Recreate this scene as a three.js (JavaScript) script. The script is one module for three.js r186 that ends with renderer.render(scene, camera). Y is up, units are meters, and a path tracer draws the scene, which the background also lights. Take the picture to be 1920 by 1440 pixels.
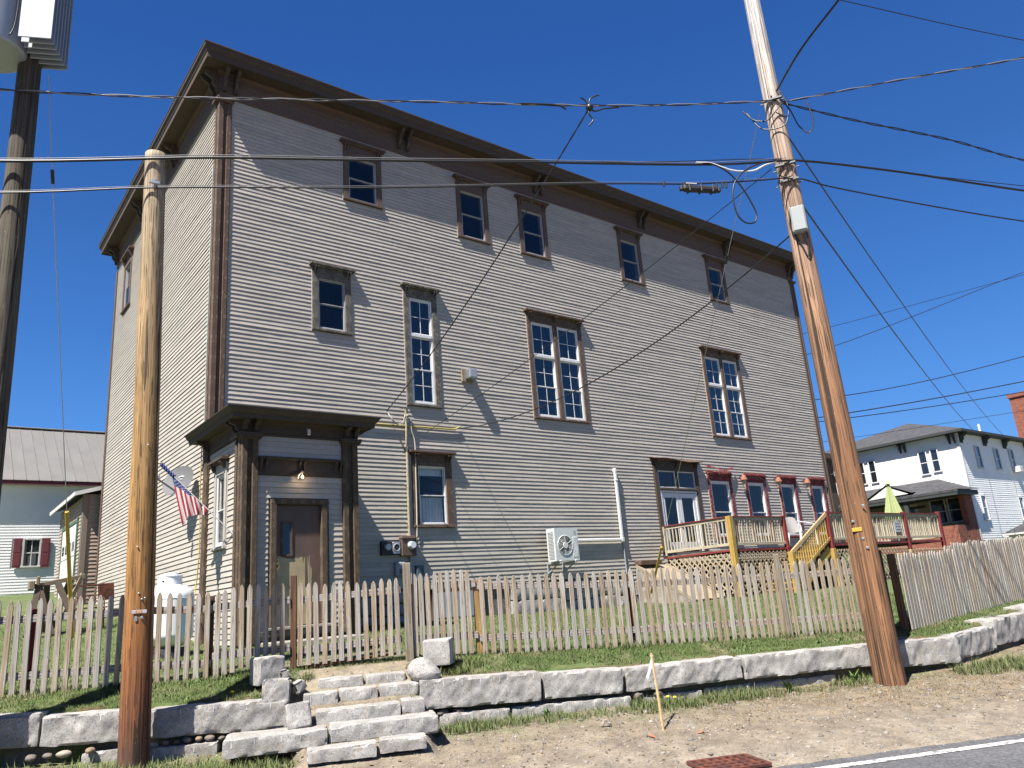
import * as THREE from 'three';
import { mergeVertices, toCreasedNormals } from 'three/addons/utils/BufferGeometryUtils.js';

// ---------- camera, sky, sun, exposure ----------
const scene = new THREE.Scene();
const camera = new THREE.PerspectiveCamera(52.7726, 4 / 3, 0.1, 900);
{
  const yaw = THREE.MathUtils.degToRad(38.49922), pitch = THREE.MathUtils.degToRad(15.53378), roll = THREE.MathUtils.degToRad(-4.37321);
  const f = new THREE.Vector3(Math.sin(yaw) * Math.cos(pitch), Math.sin(pitch), -Math.cos(yaw) * Math.cos(pitch));
  const r = new THREE.Vector3(Math.cos(yaw), 0, Math.sin(yaw)), u = new THREE.Vector3().crossVectors(r, f);
  const r2 = r.clone().multiplyScalar(Math.cos(roll)).addScaledVector(u, Math.sin(roll));
  const u2 = u.clone().multiplyScalar(Math.cos(roll)).addScaledVector(r, -Math.sin(roll));
  camera.position.set(-4.7626, -0.3310, 16.0989);
  camera.quaternion.setFromRotationMatrix(new THREE.Matrix4().makeBasis(r2, u2, f.clone().negate()));
  camera.updateMatrixWorld(true);
}
const renderer = new THREE.WebGLRenderer({ antialias: true });
renderer.toneMapping = THREE.LinearToneMapping;
const EXPO = 2.6;
renderer.toneMappingExposure = EXPO;
renderer.shadowMap.enabled = true;
const SUN = new THREE.Vector3(-0.595, 1, 0.202).normalize();
const sun = new THREE.DirectionalLight(new THREE.Color().setRGB(1.0, 0.95, 0.88), 5.0);
sun.position.copy(SUN).multiplyScalar(60).add(new THREE.Vector3(8, 0, 4)); sun.target.position.set(8, 0, 4);
sun.castShadow = true; sun.shadow.radius = 1; sun.shadow.mapSize.set(4096, 4096);
Object.assign(sun.shadow.camera, { left: -45, right: 45, top: 45, bottom: -45, near: 1, far: 160 });
scene.add(sun, sun.target);
{ // clear deep-blue spring sky, computed over the whole sphere
  const W = 512, H = 256, d = new Float32Array(W * H * 4);
  const st = [[-0.02, .30, .56, .98], [0.05, .235, .51, .97], [0.12, .165, .425, .93], [0.20, .105, .325, .83], [0.32, .064, .222, .65], [0.45, .043, .158, .50], [0.62, .028, .114, .41], [0.80, .023, .098, .36], [1.0, .021, .090, .335]];
  for (let j = 0; j < H; j++) for (let i = 0; i < W; i++) {
    const th = (j + .5) / H * Math.PI - Math.PI / 2, ph = (i + .5) / W * 2 * Math.PI - Math.PI, y = Math.sin(th);
    const dir = new THREE.Vector3(Math.cos(ph) * Math.cos(th), y, Math.sin(ph) * Math.cos(th));
    let c; if (y <= st[0][0]) c = st[0].slice(1); else { let k = 0; while (k < st.length - 2 && st[k + 1][0] < y) k++; const w = (y - st[k][0]) / (st[k + 1][0] - st[k][0]); c = [1, 2, 3].map(q => st[k][q] * (1 - w) + st[k + 1][q] * w); }
    const g = Math.max(0, dir.dot(SUN)), a = .35 * Math.pow(g, 12) + .8 * Math.pow(g, 80);
    const o = (j * W + i) * 4; d[o] = (c[0] + a) / EXPO; d[o + 1] = (c[1] + a) / EXPO; d[o + 2] = (c[2] + a) / EXPO; d[o + 3] = 1;
  }
  const t = new THREE.DataTexture(d, W, H, THREE.RGBAFormat, THREE.FloatType); t.mapping = THREE.EquirectangularReflectionMapping;
  t.minFilter = t.magFilter = THREE.LinearFilter; t.wrapS = THREE.RepeatWrapping; t.needsUpdate = true;
  scene.background = t; scene.environment = t;
}

// ---------- helpers ----------
let seed = 12345;
const rnd = () => { seed |= 0; seed = seed + 0x6D2B79F5 | 0; let t = Math.imul(seed ^ seed >>> 15, 1 | seed); t = t + Math.imul(t ^ t >>> 7, 61 | t) ^ t; return ((t ^ t >>> 14) >>> 0) / 4294967296; };
const rr = (a, b) => a + (b - a) * rnd();
const lerp = (a, b, t) => a + (b - a) * t, clamp = (x, a = 0, b = 1) => Math.min(b, Math.max(a, x));
const sm = (a, b, x) => { const t = clamp((x - a) / (b - a)); return t * t * (3 - 2 * t); };
const V = (x, y, z) => new THREE.Vector3(x, y, z);
const CA = Math.cos(25 * Math.PI / 180), SA = Math.sin(25 * Math.PI / 180);
const ST = (s, y, t) => V(s * CA - t * SA, y, s * SA + t * CA);           // street frame: s along the street, t towards the road
const STang = -25 * Math.PI / 180;                                        // turns local x onto the street direction
const hsh = (x, y, s) => { let h = Math.imul(x, 374761393) + Math.imul(y, 668265263) + Math.imul(s, 974711) | 0; h = Math.imul(h ^ h >>> 13, 1274126177); return ((h ^ h >>> 16) >>> 0) / 4294967296; };
function vn(x, y, s = 0, px = 1e6, py = 1e6) { const ix = Math.floor(x), iy = Math.floor(y), fx = x - ix, fy = y - iy, u = fx * fx * (3 - 2 * fx), v = fy * fy * (3 - 2 * fy);
  const m = (a, p) => ((a % p) + p) % p, x0 = m(ix, px), x1 = m(ix + 1, px), y0 = m(iy, py), y1 = m(iy + 1, py);
  return lerp(lerp(hsh(x0, y0, s), hsh(x1, y0, s), u), lerp(hsh(x0, y1, s), hsh(x1, y1, s), u), v); }
function fbm(x, y, s = 0, o = 4, px = 1e6, py = 1e6) { let a = .5, r = 0, n = 0; for (let i = 0; i < o; i++) { r += a * vn(x, y, s + i * 17, px, py); n += a; a *= .5; x *= 2; y *= 2; px *= 2; py *= 2; } return r / n; }
function n3(x, y, z, s = 0) { return (fbm(x + z * .71, y - z * .37, s, 3) + fbm(z + y * .53, x - y * .29, s + 91, 3)) - 1; }
function tex(w, h, fn, rx = 1, ry = 1, srgb = true) {
  const d = new Uint8Array(w * h * 4);
  for (let j = 0; j < h; j++) for (let i = 0; i < w; i++) { const c = fn(i / w, j / h), o = (j * w + i) * 4; d[o] = clamp(c[0], 0, 255); d[o + 1] = clamp(c[1], 0, 255); d[o + 2] = clamp(c[2], 0, 255); d[o + 3] = 255; }
  const t = new THREE.DataTexture(d, w, h, THREE.RGBAFormat); if (srgb) t.colorSpace = THREE.SRGBColorSpace; t.wrapS = t.wrapT = THREE.RepeatWrapping; t.magFilter = THREE.LinearFilter; t.minFilter = THREE.LinearMipmapLinearFilter; t.generateMipmaps = true; t.repeat.set(rx, ry); t.needsUpdate = true; return t;
}
const mixc = (a, b, t) => [lerp(a[0], b[0], t), lerp(a[1], b[1], t), lerp(a[2], b[2], t)];
const mulc = (a, k) => [a[0] * k, a[1] * k, a[2] * k];
const M = {};
const lin = (r, g, b) => new THREE.Color().setRGB(r, g, b);
const mat = (o) => { if (o.map && !o.color) o.color = lin(.6, .6, .6); const m = new THREE.MeshStandardMaterial(Object.assign({ roughness: .85, metalness: 0, side: THREE.DoubleSide }, o)); return m; };


class B { // collects faces into one mesh; uv is in metres, box-mapped before the transform
  constructor(o = {}) { this.p = []; this.n = []; this.u = []; this.M = null; this.swap = !!o.swap; this.ox = o.ox ?? 0; this.oy = o.oy ?? 0; }
  tri(a, b, c, na, nb, nc, ua, ub, uc) {
    const nf = V().crossVectors(V().subVectors(b, a), V().subVectors(c, a)).normalize();
    const ax = Math.abs(nf.x), ay = Math.abs(nf.y), az = Math.abs(nf.z);
    for (const [q, n, w] of [[a, na, ua], [b, nb, ub], [c, nc, uc]]) {
      let uu; if (w) uu = [w.x, w.y]; else { uu = ay >= ax && ay >= az ? [q.x, q.z] : ax >= az ? [q.z, q.y] : [q.x, q.y]; if (this.swap) uu = [uu[1], uu[0]]; uu = [uu[0] + this.ox, uu[1] + this.oy]; }
      const P = q.clone(), N = (n || nf).clone(); if (this.M) { P.applyMatrix4(this.M); N.transformDirection(this.M); }
      this.p.push(P.x, P.y, P.z); this.n.push(N.x, N.y, N.z); this.u.push(uu[0], uu[1]);
    }
    return this;
  }
  quad(a, b, c, d) { this.tri(a, b, c); this.tri(a, c, d); return this; }
  box(x0, y0, z0, x1, y1, z1) { return this.cbox((x0 + x1) / 2, (y0 + y1) / 2, (z0 + z1) / 2, Math.abs(x1 - x0), Math.abs(y1 - y0), Math.abs(z1 - z0), 0); }
  cbox(cx, cy, cz, w, h, d, ch = 0) {
    const X = w / 2, Y = h / 2, Z = d / 2, c = Math.min(ch, X * .9, Y * .9, Z * .9), P = (x, y, z) => V(cx + x, cy + y, cz + z);
    for (const s of [1, -1]) { const f = (a, b, e, g) => s > 0 ? this.quad(a, b, e, g) : this.quad(g, e, b, a);
      f(P(s * X, -Y + c, Z - c), P(s * X, -Y + c, -Z + c), P(s * X, Y - c, -Z + c), P(s * X, Y - c, Z - c));
      f(P(-X + c, s * Y, Z - c), P(X - c, s * Y, Z - c), P(X - c, s * Y, -Z + c), P(-X + c, s * Y, -Z + c));
      f(P(-X + c, -Y + c, s * Z), P(X - c, -Y + c, s * Z), P(X - c, Y - c, s * Z), P(-X + c, Y - c, s * Z)); }
    if (c > 0) { const q4 = (a, b, e, g) => { const m = a.clone().add(b).add(e).add(g).multiplyScalar(.25).sub(V(cx, cy, cz)); const nf = V().crossVectors(V().subVectors(b, a), V().subVectors(e, a)); nf.dot(m) > 0 ? this.quad(a, b, e, g) : this.quad(g, e, b, a); };
      for (const s of [1, -1]) for (const t of [1, -1]) {
        q4(P(s * X, t * (Y - c), -Z + c), P(s * X, t * (Y - c), Z - c), P(s * (X - c), t * Y, Z - c), P(s * (X - c), t * Y, -Z + c));
        q4(P(s * X, -Y + c, t * (Z - c)), P(s * X, Y - c, t * (Z - c)), P(s * (X - c), Y - c, t * Z), P(s * (X - c), -Y + c, t * Z));
        q4(P(-X + c, s * Y, t * (Z - c)), P(X - c, s * Y, t * (Z - c)), P(X - c, s * (Y - c), t * Z), P(-X + c, s * (Y - c), t * Z));
        for (const r of [1, -1]) { const a = P(s * X, t * (Y - c), r * (Z - c)), b = P(s * (X - c), t * Y, r * (Z - c)), e = P(s * (X - c), t * (Y - c), r * Z); s * t * r > 0 ? this.tri(a, b, e) : this.tri(a, e, b); }
      } }
    return this;
  }
  bar(a, b, w, h, up = V(0, 1, 0), ch = 0) { // beam from a to b, w across, h along 'up'
    const z = V().subVectors(b, a), L = z.length(); z.normalize(); const x = V().crossVectors(up, z).normalize(), y = V().crossVectors(z, x);
    const m = new THREE.Matrix4().makeBasis(x, y, z).setPosition(a.clone().add(b).multiplyScalar(.5)), o = this.M; this.M = o ? o.clone().multiply(m) : m; this.cbox(0, 0, 0, w, h, L, ch); this.M = o; return this;
  }
  geo(g, m, keepUV = true) { const q = g.index ? g.toNonIndexed() : g, p = q.attributes.position, n = q.attributes.normal, w = q.attributes.uv; const o = this.M; if (m) this.M = o ? o.clone().multiply(m) : m;
    for (let i = 0; i < p.count; i += 3) { const a = [0, 1, 2].map(k => V().fromBufferAttribute(p, i + k)), b = [0, 1, 2].map(k => V().fromBufferAttribute(n, i + k)), e = w && keepUV ? [0, 1, 2].map(k => new THREE.Vector2().fromBufferAttribute(w, i + k)) : []; this.tri(...a, ...b, ...e); }
    this.M = o; return this; }
  cyl(a, b, r0, r1 = r0, seg = 12) { const d = V().subVectors(b, a), L = d.length(); const g = new THREE.CylinderGeometry(r1, r0, L, seg, 1); const m = new THREE.Matrix4().makeRotationFromQuaternion(new THREE.Quaternion().setFromUnitVectors(V(0, 1, 0), d.normalize())).setPosition(a.clone().add(b).multiplyScalar(.5));
    const u = g.attributes.uv; for (let i = 0; i < u.count; i++) u.setXY(i, u.getX(i) * 6.28 * r0, u.getY(i) * L); return this.geo(g, m); }
  tube(pts, r, seg = 6, div = 0) { const c = new THREE.CatmullRomCurve3(pts); return this.geo(new THREE.TubeGeometry(c, div || Math.max(8, pts.length * 6), r, seg, false)); }
  ext(shape, depth, m, bevel = 0) { return this.geo(new THREE.ExtrudeGeometry(shape, { depth, bevelEnabled: bevel > 0, bevelSize: bevel, bevelThickness: bevel, bevelSegments: 1, curveSegments: 8 }), m, false); }
  build() { const g = new THREE.BufferGeometry(); g.setAttribute('position', new THREE.Float32BufferAttribute(this.p, 3)); g.setAttribute('normal', new THREE.Float32BufferAttribute(this.n, 3)); g.setAttribute('uv', new THREE.Float32BufferAttribute(this.u, 2)); return g; }
  mesh(name, m, parent) { return mk(name, this.build(), m, parent); }
}
const used = {};
const numbered = n => { used[n] = (used[n] ?? -1) + 1; return used[n] ? n + '_' + String(used[n]).padStart(3, '0') : n; };
function mk(name, g, m, parent = scene) { const o = new THREE.Mesh(g, m); o.name = parent === scene ? numbered(name) : name; o.castShadow = o.receiveShadow = true; parent.add(o); return o; }
function tag(o, label, category, group) { o.userData.label = label; o.userData.category = category; if (group) o.userData.group = group; return o; }
function thing(name, label, category, group, pos, ry = 0) { const o = new THREE.Group(); o.name = numbered(name); if (pos) o.position.copy(pos); o.rotation.y = ry; scene.add(o); return tag(o, label, category, group); }
const structure = o => { o.userData.kind = 'structure'; return o; };
const stuff = o => { o.userData.kind = 'stuff'; return o; };
const mtx = (p, rx = 0, ry = 0, rz = 0, s = 1) => new THREE.Matrix4().compose(p, new THREE.Quaternion().setFromEuler(new THREE.Euler(rx, ry, rz, 'YXZ')), V(s, s, s));

// ---------- procedural materials ----------
const woodTex = (base, dark, warm, sd, warmAmt, knots = true) => tex(256, 512, (u, v) => {   // grain runs along v
  const g = fbm(u * 40, v * 3, sd, 4, 40, 3), f = fbm(u * 90, v * 5, sd + 5, 2, 90, 5), w = sm(.5 - warmAmt * .25, .75 - warmAmt * .25, fbm(u * 6, v * 2, sd + 9, 3, 6, 2));
  let c = mixc(base, warm, w); c = mixc(c, dark, clamp((g - .42) * 1.9) * .75); c = mulc(c, .86 + .28 * f);
  if (f > .68 && g > .55) c = mulc(c, .55);
  if (knots) { const k = [[.2, .21], [.65, .55], [.45, .86], [.85, .3]]; for (const [a, b] of k) { const r = Math.hypot((u - a) * 1, (v - b) * 2.2); if (r < .028) c = mulc(c, .45 + r * 18); } }
  return c; }, 4, 1);
M.picket = [0, 1, 2].map(i => mat({ color: lin(.74, .735, .735), map: woodTex([[182, 177, 167], [168, 163, 154], [184, 175, 158]][i], [114, 106, 96], [166, 148, 124], 11 + i * 7, [.3, .05, .55][i]), roughness: .95 }));
M.rail = mat({ color: lin(.75, .75, .75), map: woodTex([168, 162, 158], [112, 105, 100], [150, 132, 115], 55, .2), roughness: .95 });
M.postDark = mat({ map: woodTex([104, 74, 56], [58, 40, 32], [128, 92, 60], 61, .4), roughness: .95 });
M.postYellow = mat({ map: woodTex([176, 140, 84], [134, 100, 58], [190, 156, 92], 67, .4), roughness: .9 });
M.postGrey = mat({ map: woodTex([160, 152, 138], [104, 96, 86], [158, 138, 110], 71, .3), roughness: .95 });
M.ptYellow = mat({ map: woodTex([196, 160, 78], [160, 122, 56], [206, 172, 92], 73, .5), roughness: .85 });
M.ptTan = mat({ map: woodTex([214, 178, 128], [180, 140, 96], [222, 190, 140], 79, .5), roughness: .85 });
M.cream = mat({ map: woodTex([205, 193, 168], [176, 162, 138], [210, 200, 178], 81, .2, false), roughness: .8 });
M.lattice = mat({ map: woodTex([196, 182, 160], [150, 136, 116], [200, 182, 150], 83, .4, false), roughness: .9 });
M.ply = mat({ color: lin(.42, .42, .42), map: woodTex([206, 188, 160], [176, 154, 126], [214, 196, 166], 87, .4), roughness: .9 });
M.redPaint = mat({ map: woodTex([136, 36, 38], [96, 26, 28], [150, 56, 50], 91, .25, false), roughness: .7 });
const peel = (paint, wood, amt, sd) => tex(256, 256, (u, v) => { // old paint flaking off grey wood
  const g = fbm(u * 50, v * 5, sd, 3, 50, 5), p = fbm(u * 7, v * 4, sd + 3, 4, 7, 4) * .6 + fbm(u * 34, v * 18, sd + 7, 2, 34, 18) * .4;
  const k = sm(.64 - amt * .25, .69 - amt * .25, p); return mulc(mixc(paint, wood, k * .8), .84 + .3 * g - (Math.abs(p - (.66 - amt * .25)) < .012 ? .1 : 0)); }, 2.6, 2.2);
M.trim = mat({ map: peel([104, 84, 72], [122, 104, 92], .05, 101), roughness: .8 });
M.trimOld = mat({ map: peel([104, 82, 68], [142, 120, 100], .3, 107), roughness: .9 });
M.trimGrey = mat({ map: peel([98, 93, 86], [142, 136, 126], .5, 113), roughness: .9 });
M.trimRed = mat({ map: peel([122, 34, 32], [168, 130, 118], .28, 117), roughness: .8 });
M.trimDark = mat({ map: peel([84, 70, 58], [100, 86, 74], .1, 119), roughness: .85 });
M.trimTeal = mat({ color: lin(1, 1, 1), map: peel([150, 168, 164], [112, 110, 104], .4, 121), roughness: .85 });
M.siding = mat({ color: lin(.585, .58, .575), map: tex(512, 512, (u, v) => { const d = fbm(u * 4, v * 4, 131, 4, 4, 4), s = fbm(u * 60, v * 3, 137, 3, 60, 3); const st = sm(.55, .8, fbm(u * 9, v * 2, 149, 3, 9, 2)); return mulc(mixc([205, 197, 185], [186, 181, 171], st * .5), .92 + .10 * d + .07 * s); }, .2, .2), roughness: .6 });
M.sidingBrown = mat({ map: tex(256, 256, (u, v) => mulc([200, 176, 158], .94 + .1 * fbm(u * 4, v * 4, 139, 4, 4, 4)), .3, .3), roughness: .65 });
M.white = mat({ color: lin(.56, .56, .555), roughness: .45 });
M.whiteMatte = mat({ color: lin(.62, .62, .62), map: tex(256, 256, (u, v) => mulc([232, 231, 228], .95 + .07 * fbm(u * 5, v * 5, 141, 4, 5, 5)), .4, .4), roughness: .7 });
M.sidingWhite = mat({ color: lin(1, 1, 1), map: tex(256, 256, (u, v) => mulc([230, 230, 228], .95 + .06 * fbm(u * 5, v * 5, 143, 4, 5, 5)), .3, .3), roughness: .6 });
M.sheath = mat({ color: lin(.12, .1, .085), roughness: .9 });
M.interior = mat({ color: lin(.16, .15, .14), roughness: .95 });
M.glass = new THREE.MeshPhysicalMaterial({ color: lin(.9, .94, .95), transmission: 1, thickness: 0, roughness: .02, ior: 1.52, side: THREE.DoubleSide });
M.alu = mat({ color: lin(.5, .51, .52), metalness: .9, roughness: .38 });
M.greyPaint = mat({ color: lin(.24, .26, .29), roughness: .5 });
M.black = mat({ color: lin(.018, .018, .02), roughness: .6 });
M.cable = mat({ color: lin(.012, .012, .014), roughness: .42 });
M.cableLight = mat({ color: lin(.16, .16, .165), roughness: .45 });
M.steel = mat({ color: lin(.42, .43, .44), metalness: .8, roughness: .45 });
M.rust = mat({ map: tex(256, 256, (u, v) => { const a = fbm(u * 8, v * 8, 151, 4, 8, 8); return mixc([122, 66, 46], [82, 46, 38], sm(.35, .65, a)); }, 2, 2), roughness: .9 });
M.yellow = mat({ color: lin(.42, .28, .03), roughness: .6 });
M.yellowPipe = mat({ color: lin(.33, .27, .08), roughness: .6 });
M.brass = mat({ color: lin(.6, .4, .16), metalness: .9, roughness: .35 });
const graniteTex = (w, sd) => tex(512, 512, (u, v) => { const a = fbm(u * 90, v * 90, sd, 2, 90, 90), b = fbm(u * 6, v * 6, sd + 3, 4, 6, 6), l = fbm(u * 14, v * 14, sd + 8, 3, 14, 14); let c = mixc([172, 168, 164], [212, 208, 202], a); if (a < .3) c = mulc(c, .78); c = mulc(c, .82 + .32 * b); if (l > .66) c = mixc(c, [168, 160, 148], w); return c; }, 1.3, 1.3);
M.granite = [0, 1].map(i => mat({ color: lin(.55, .55, .55), map: graniteTex(.35 + i * .3, 161 + i * 9), roughness: .92 }));
M.rubble = mat({ map: tex(256, 256, (u, v) => mulc([124, 116, 106], .7 + .6 * fbm(u * 16, v * 16, 171, 4, 16, 16)), 1, 1), roughness: .95 });
M.pebble = [[120, 102, 84], [98, 90, 83], [142, 132, 120], [86, 72, 60]].map(c => mat({ color: new THREE.Color(`rgb(${c.join(',')})`), roughness: .85 }));
M.ground = mat({ color: lin(1, 1, 1), vertexColors: true, roughness: 1, map: tex(512, 512, (u, v) => { const k = 214 + 70 * (fbm(u * 70, v * 70, 181, 3, 70, 70) - .5) + 60 * (fbm(u * 9, v * 9, 187, 4, 9, 9) - .5); return [k + 6, k + 3, k]; }, .7, .7) });
M.asphalt = mat({ map: tex(512, 512, (u, v) => { const a = fbm(u * 120, v * 120, 191, 2, 120, 120), b = fbm(u * 5, v * 5, 193, 4, 5, 5); const k = 102 + 62 * (a - .5) + 34 * (b - .5); return [k, k, k + 2]; }, .5, .5), roughness: .95 });
M.roadPaint = mat({ map: tex(256, 256, (u, v) => { const a = fbm(u * 30, v * 30, 195, 3, 30, 30); return a > .64 ? [138, 138, 138] : mulc([232, 232, 226], .9 + .2 * a); }, 1, 1), roughness: .8 });
M.concrete = mat({ map: tex(256, 256, (u, v) => mulc([168, 160, 148], .8 + .4 * fbm(u * 12, v * 12, 197, 4, 12, 12)), .8, .8), roughness: .95 });
M.shingle = mat({ map: tex(256, 256, (u, v) => { const row = Math.floor(v * 12), k = hsh(Math.floor(u * 8 + (row % 2) * .5), row, 5); return mulc([76, 76, 80], .75 + .3 * k + .2 * fbm(u * 40, v * 40, 199, 2, 40, 40)); }, .45, .45), roughness: .95 });
M.metalRoof = mat({ map: tex(256, 256, (u, v) => mulc([150, 147, 142], .94 + .12 * fbm(u * 6, v * 6, 201, 4, 6, 6)), .25, .25), roughness: .5, metalness: .25 });
M.brick = mat({ map: tex(512, 512, (u, v) => { const ry = v * 14, row = Math.floor(ry), rx = u * 5 + (row % 2) * .5, col = Math.floor(rx), fx = rx - col, fy = ry - row; if (fx < .05 || fy < .14) return [150, 138, 126]; const k = hsh(((col % 5) + 5) % 5, row, 7); return mulc(mixc([138, 62, 46], [170, 96, 70], k), .8 + .35 * fbm(u * 60, v * 60, 203, 2, 60, 60)); }, 1, 1), roughness: .95 });
M.green = mat({ color: lin(.05, .10, .075), roughness: .7 });
M.maroon = mat({ color: lin(.13, .025, .035), roughness: .7 });
M.darkTrim = mat({ color: lin(.028, .034, .032), roughness: .7 });
const poleTex = (stops, sd, streak) => tex(512, 1024, (u, v) => { // u round the pole, v up it; streaky weathering
  const wob = v + .10 * (fbm(u * 14, v * 1.5, sd, 3, 14) - .5) + .05 * (fbm(u * 40, v * 2, sd + 2, 2, 40) - .5); let k = 0; while (k < stops.length - 2 && stops[k + 1][0] < wob) k++;
  const a = stops[k], b = stops[k + 1], c0 = mixc(a[1], b[1], clamp((wob - a[0]) / (b[0] - a[0])));
  const g = fbm(u * 60, v * 14, sd + 4, 4, 60), f = fbm(u * 120, v * 30, sd + 6, 2, 120), st = sm(.54, .66, fbm(u * 40, v * 2.6, sd + 8, 3, 40)); let c = mulc(c0, .74 + .5 * g); c = mixc(c, mulc(c0, .48), st * streak);
  if (f > .66) c = mulc(c, .62); const cr = vn(u * 34, v * 3.2, sd + 20, 34); if (cr > .8) c = mulc(c, .55); if (vn(u * 90, v * 220, sd + 12, 90) > .965) c = mixc(c, [210, 200, 184], .6); return c; });
M.pole1 = mat({ map: poleTex([[0, [98, 78, 64]], [.06, [126, 76, 46]], [.16, [160, 102, 54]], [.30, [190, 140, 76]], [.50, [194, 154, 100]], [.78, [192, 166, 128]], [1, [190, 174, 148]]], 211, .22), roughness: .9 });
M.pole2 = mat({ map: poleTex([[0, [154, 110, 76]], [.12, [168, 122, 84]], [.25, [162, 116, 82]], [.40, [182, 140, 108]], [.52, [198, 164, 140]], [.62, [206, 178, 156]], [.72, [226, 212, 200]], [.82, [236, 230, 226]], [1, [236, 234, 232]]], 223, .5), roughness: .92 });
M.pole0 = mat({ map: poleTex([[0, [96, 88, 74]], [.5, [104, 96, 80]], [.8, [84, 74, 62]], [1, [60, 52, 46]]], 229, .4), roughness: .92 });
M.trimPorch = mat({ map: peel([92, 76, 60], [124, 104, 82], .22, 123), roughness: .9 });
M.frameGrey = mat({ color: lin(.30, .30, .31), roughness: .5 });
M.screen = new THREE.MeshPhysicalMaterial({ color: lin(.10, .105, .11), roughness: 1, transmission: .8, thickness: 0, side: THREE.DoubleSide });

// ---------- terrain: lawn above the granite wall, dirt shoulder below, then the road ----------
const pw = (x, ...k) => { if (x <= k[0][0]) return k[0][1]; for (let i = 1; i < k.length; i++) if (x <= k[i][0]) { const t = (x - k[i - 1][0]) / (k[i][0] - k[i - 1][0]); return lerp(k[i - 1][1], k[i][1], t); } return k[k.length - 1][1]; };
const fenceY = s => pw(s, [-3, -.97], [3.5, -.965], [7, -1.07], [10.4, -1.17], [14, -1.03], [30, -.6]);
const wallTop = s => pw(s, [-2, -1.07], [-.5, -1.115], [2, -1.2], [3.4, -1.14], [5, -1.2], [6, -1.235], [10.7, -1.25], [13, -1.1], [18, -.85]);
const wallT = s => s < 10.7 ? 7.1 : 7.1 - (s - 10.7) * .466;                // the wall swings back along the side street
const stepZone = s => sm(1.98, 2.16, s) * (1 - sm(3.36, 3.5, s));
function groundY(s, t) {
  const W = wallT(s), z = s * SA + t * CA, k = t - W;
  const bump = .016 * (fbm(s * 2.2, t * 2.2, 301, 3) - .5);
  let lawn = fenceY(s) + .04 * Math.max(0, W - .87 - t) + .07 * Math.max(0, Math.min(40, -z)) + bump * 2;
  if (k > -.9) lawn = lerp(fenceY(s), wallTop(s) + .015, sm(-.9, -.36, k)) + bump;
  const sh0 = pw(s, [-3, -1.55], [-.6, -1.60], [.6, -1.645], [3, -1.67], [6, -1.66], [10, -1.66], [14, -1.5], [24, -1.3]);
  const tr = Math.max(9.76, W + 2.6);
  let sh = lerp(sh0, -1.925, clamp((t - W) / (tr - W))) + bump * 1.3 + .012 * (fbm(s * 7, t * 7, 307, 2) - .5);
  if (t > tr - .1) sh -= sm(tr - .1, tr + .35, t) * .03;
  if (t > 17.2) sh = -1.9;
  if (Math.abs(s - 5.93) < .4 && Math.abs(t - 9.5) < .34) sh = Math.min(sh, lerp(-1.925, sh, clamp(Math.max(Math.abs(s - 5.93) - .3, Math.abs(t - 9.5) - .24) / .1)));
  let y = lerp(lawn, sh, sm(-.26, -.1, k));
  const z0 = stepZone(s); if (z0 > 0 && k > -.75 && k < 1.5) y = lerp(y, lerp(-.985, -1.66, clamp((k + .6) / 1.6)) - .02 + bump, z0 * (1 - sm(.95, 1.5, k)));
  return y;
}
const groundAt = (x, z) => groundY(x * CA + z * SA, -x * SA + z * CA);
const GREEN = [.058, .090, .024], GREEN2 = [.082, .108, .036], STRAW = [.165, .138, .088], DIRT = [.15, .124, .094], SAND = [.20, .175, .138], MOSS = [.085, .048, .026];
function groundCol(s, t) {
  const W = wallT(s), k = t - W, n = fbm(s * 1.6, t * 1.6, 311, 4), n2 = fbm(s * 6, t * 6, 317, 3), n4 = fbm(s * 22, t * 22, 319, 2); let c;
  if (k < -.2) { c = mixc(GREEN, GREEN2, n2); c = mixc(c, STRAW, sm(.56, .75, n * .55 + n2 * .45) * .65); const edge = sm(-.5, -.3, k) * sm(.4, .6, n2 * .5 + n * .5); c = mixc(c, MOSS, edge * .7); const g = stepZone(s) * sm(-1.0, -.5, k) + .75 * sm(1.4, 1.9, s) * (1 - sm(3.2, 3.8, s)) * sm(-3.5, -1.8, k); c = mixc(c, mixc(STRAW, SAND, n2), clamp(g * (.55 + .7 * n2))); }
  else { const near = 1 - sm(.15, .95, k + (n - .5) * 1.1), right = sm(5.5, 8.5, s); const straw = (1 - sm(.5, 2.0, k + (n - .5) * 1.5)) * lerp(.6, 1, right); c = mixc(DIRT, SAND, sm(.25, .75, n2) * .7 + .3 * sm(1.2, 2.2, k)); c = mixc(c, STRAW, clamp(straw * (.35 + .9 * n2)) * .8); c = mixc(c, GREEN2, clamp(near * sm(.4, .65, n * .5 + n2 * .5) * (1 - stepZone(s)))); if (right > 0) c = mixc(c, [.17, .13, .085], right * (1 - sm(1.0, 2.0, k)) * sm(.42, .66, n2) * .7); }
  const n5 = fbm(s * 2.6 + 40, t * 5, 323, 3); return mulc(c, (.74 + .4 * n4 + .24 * n5) * 1.22);
}
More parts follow.
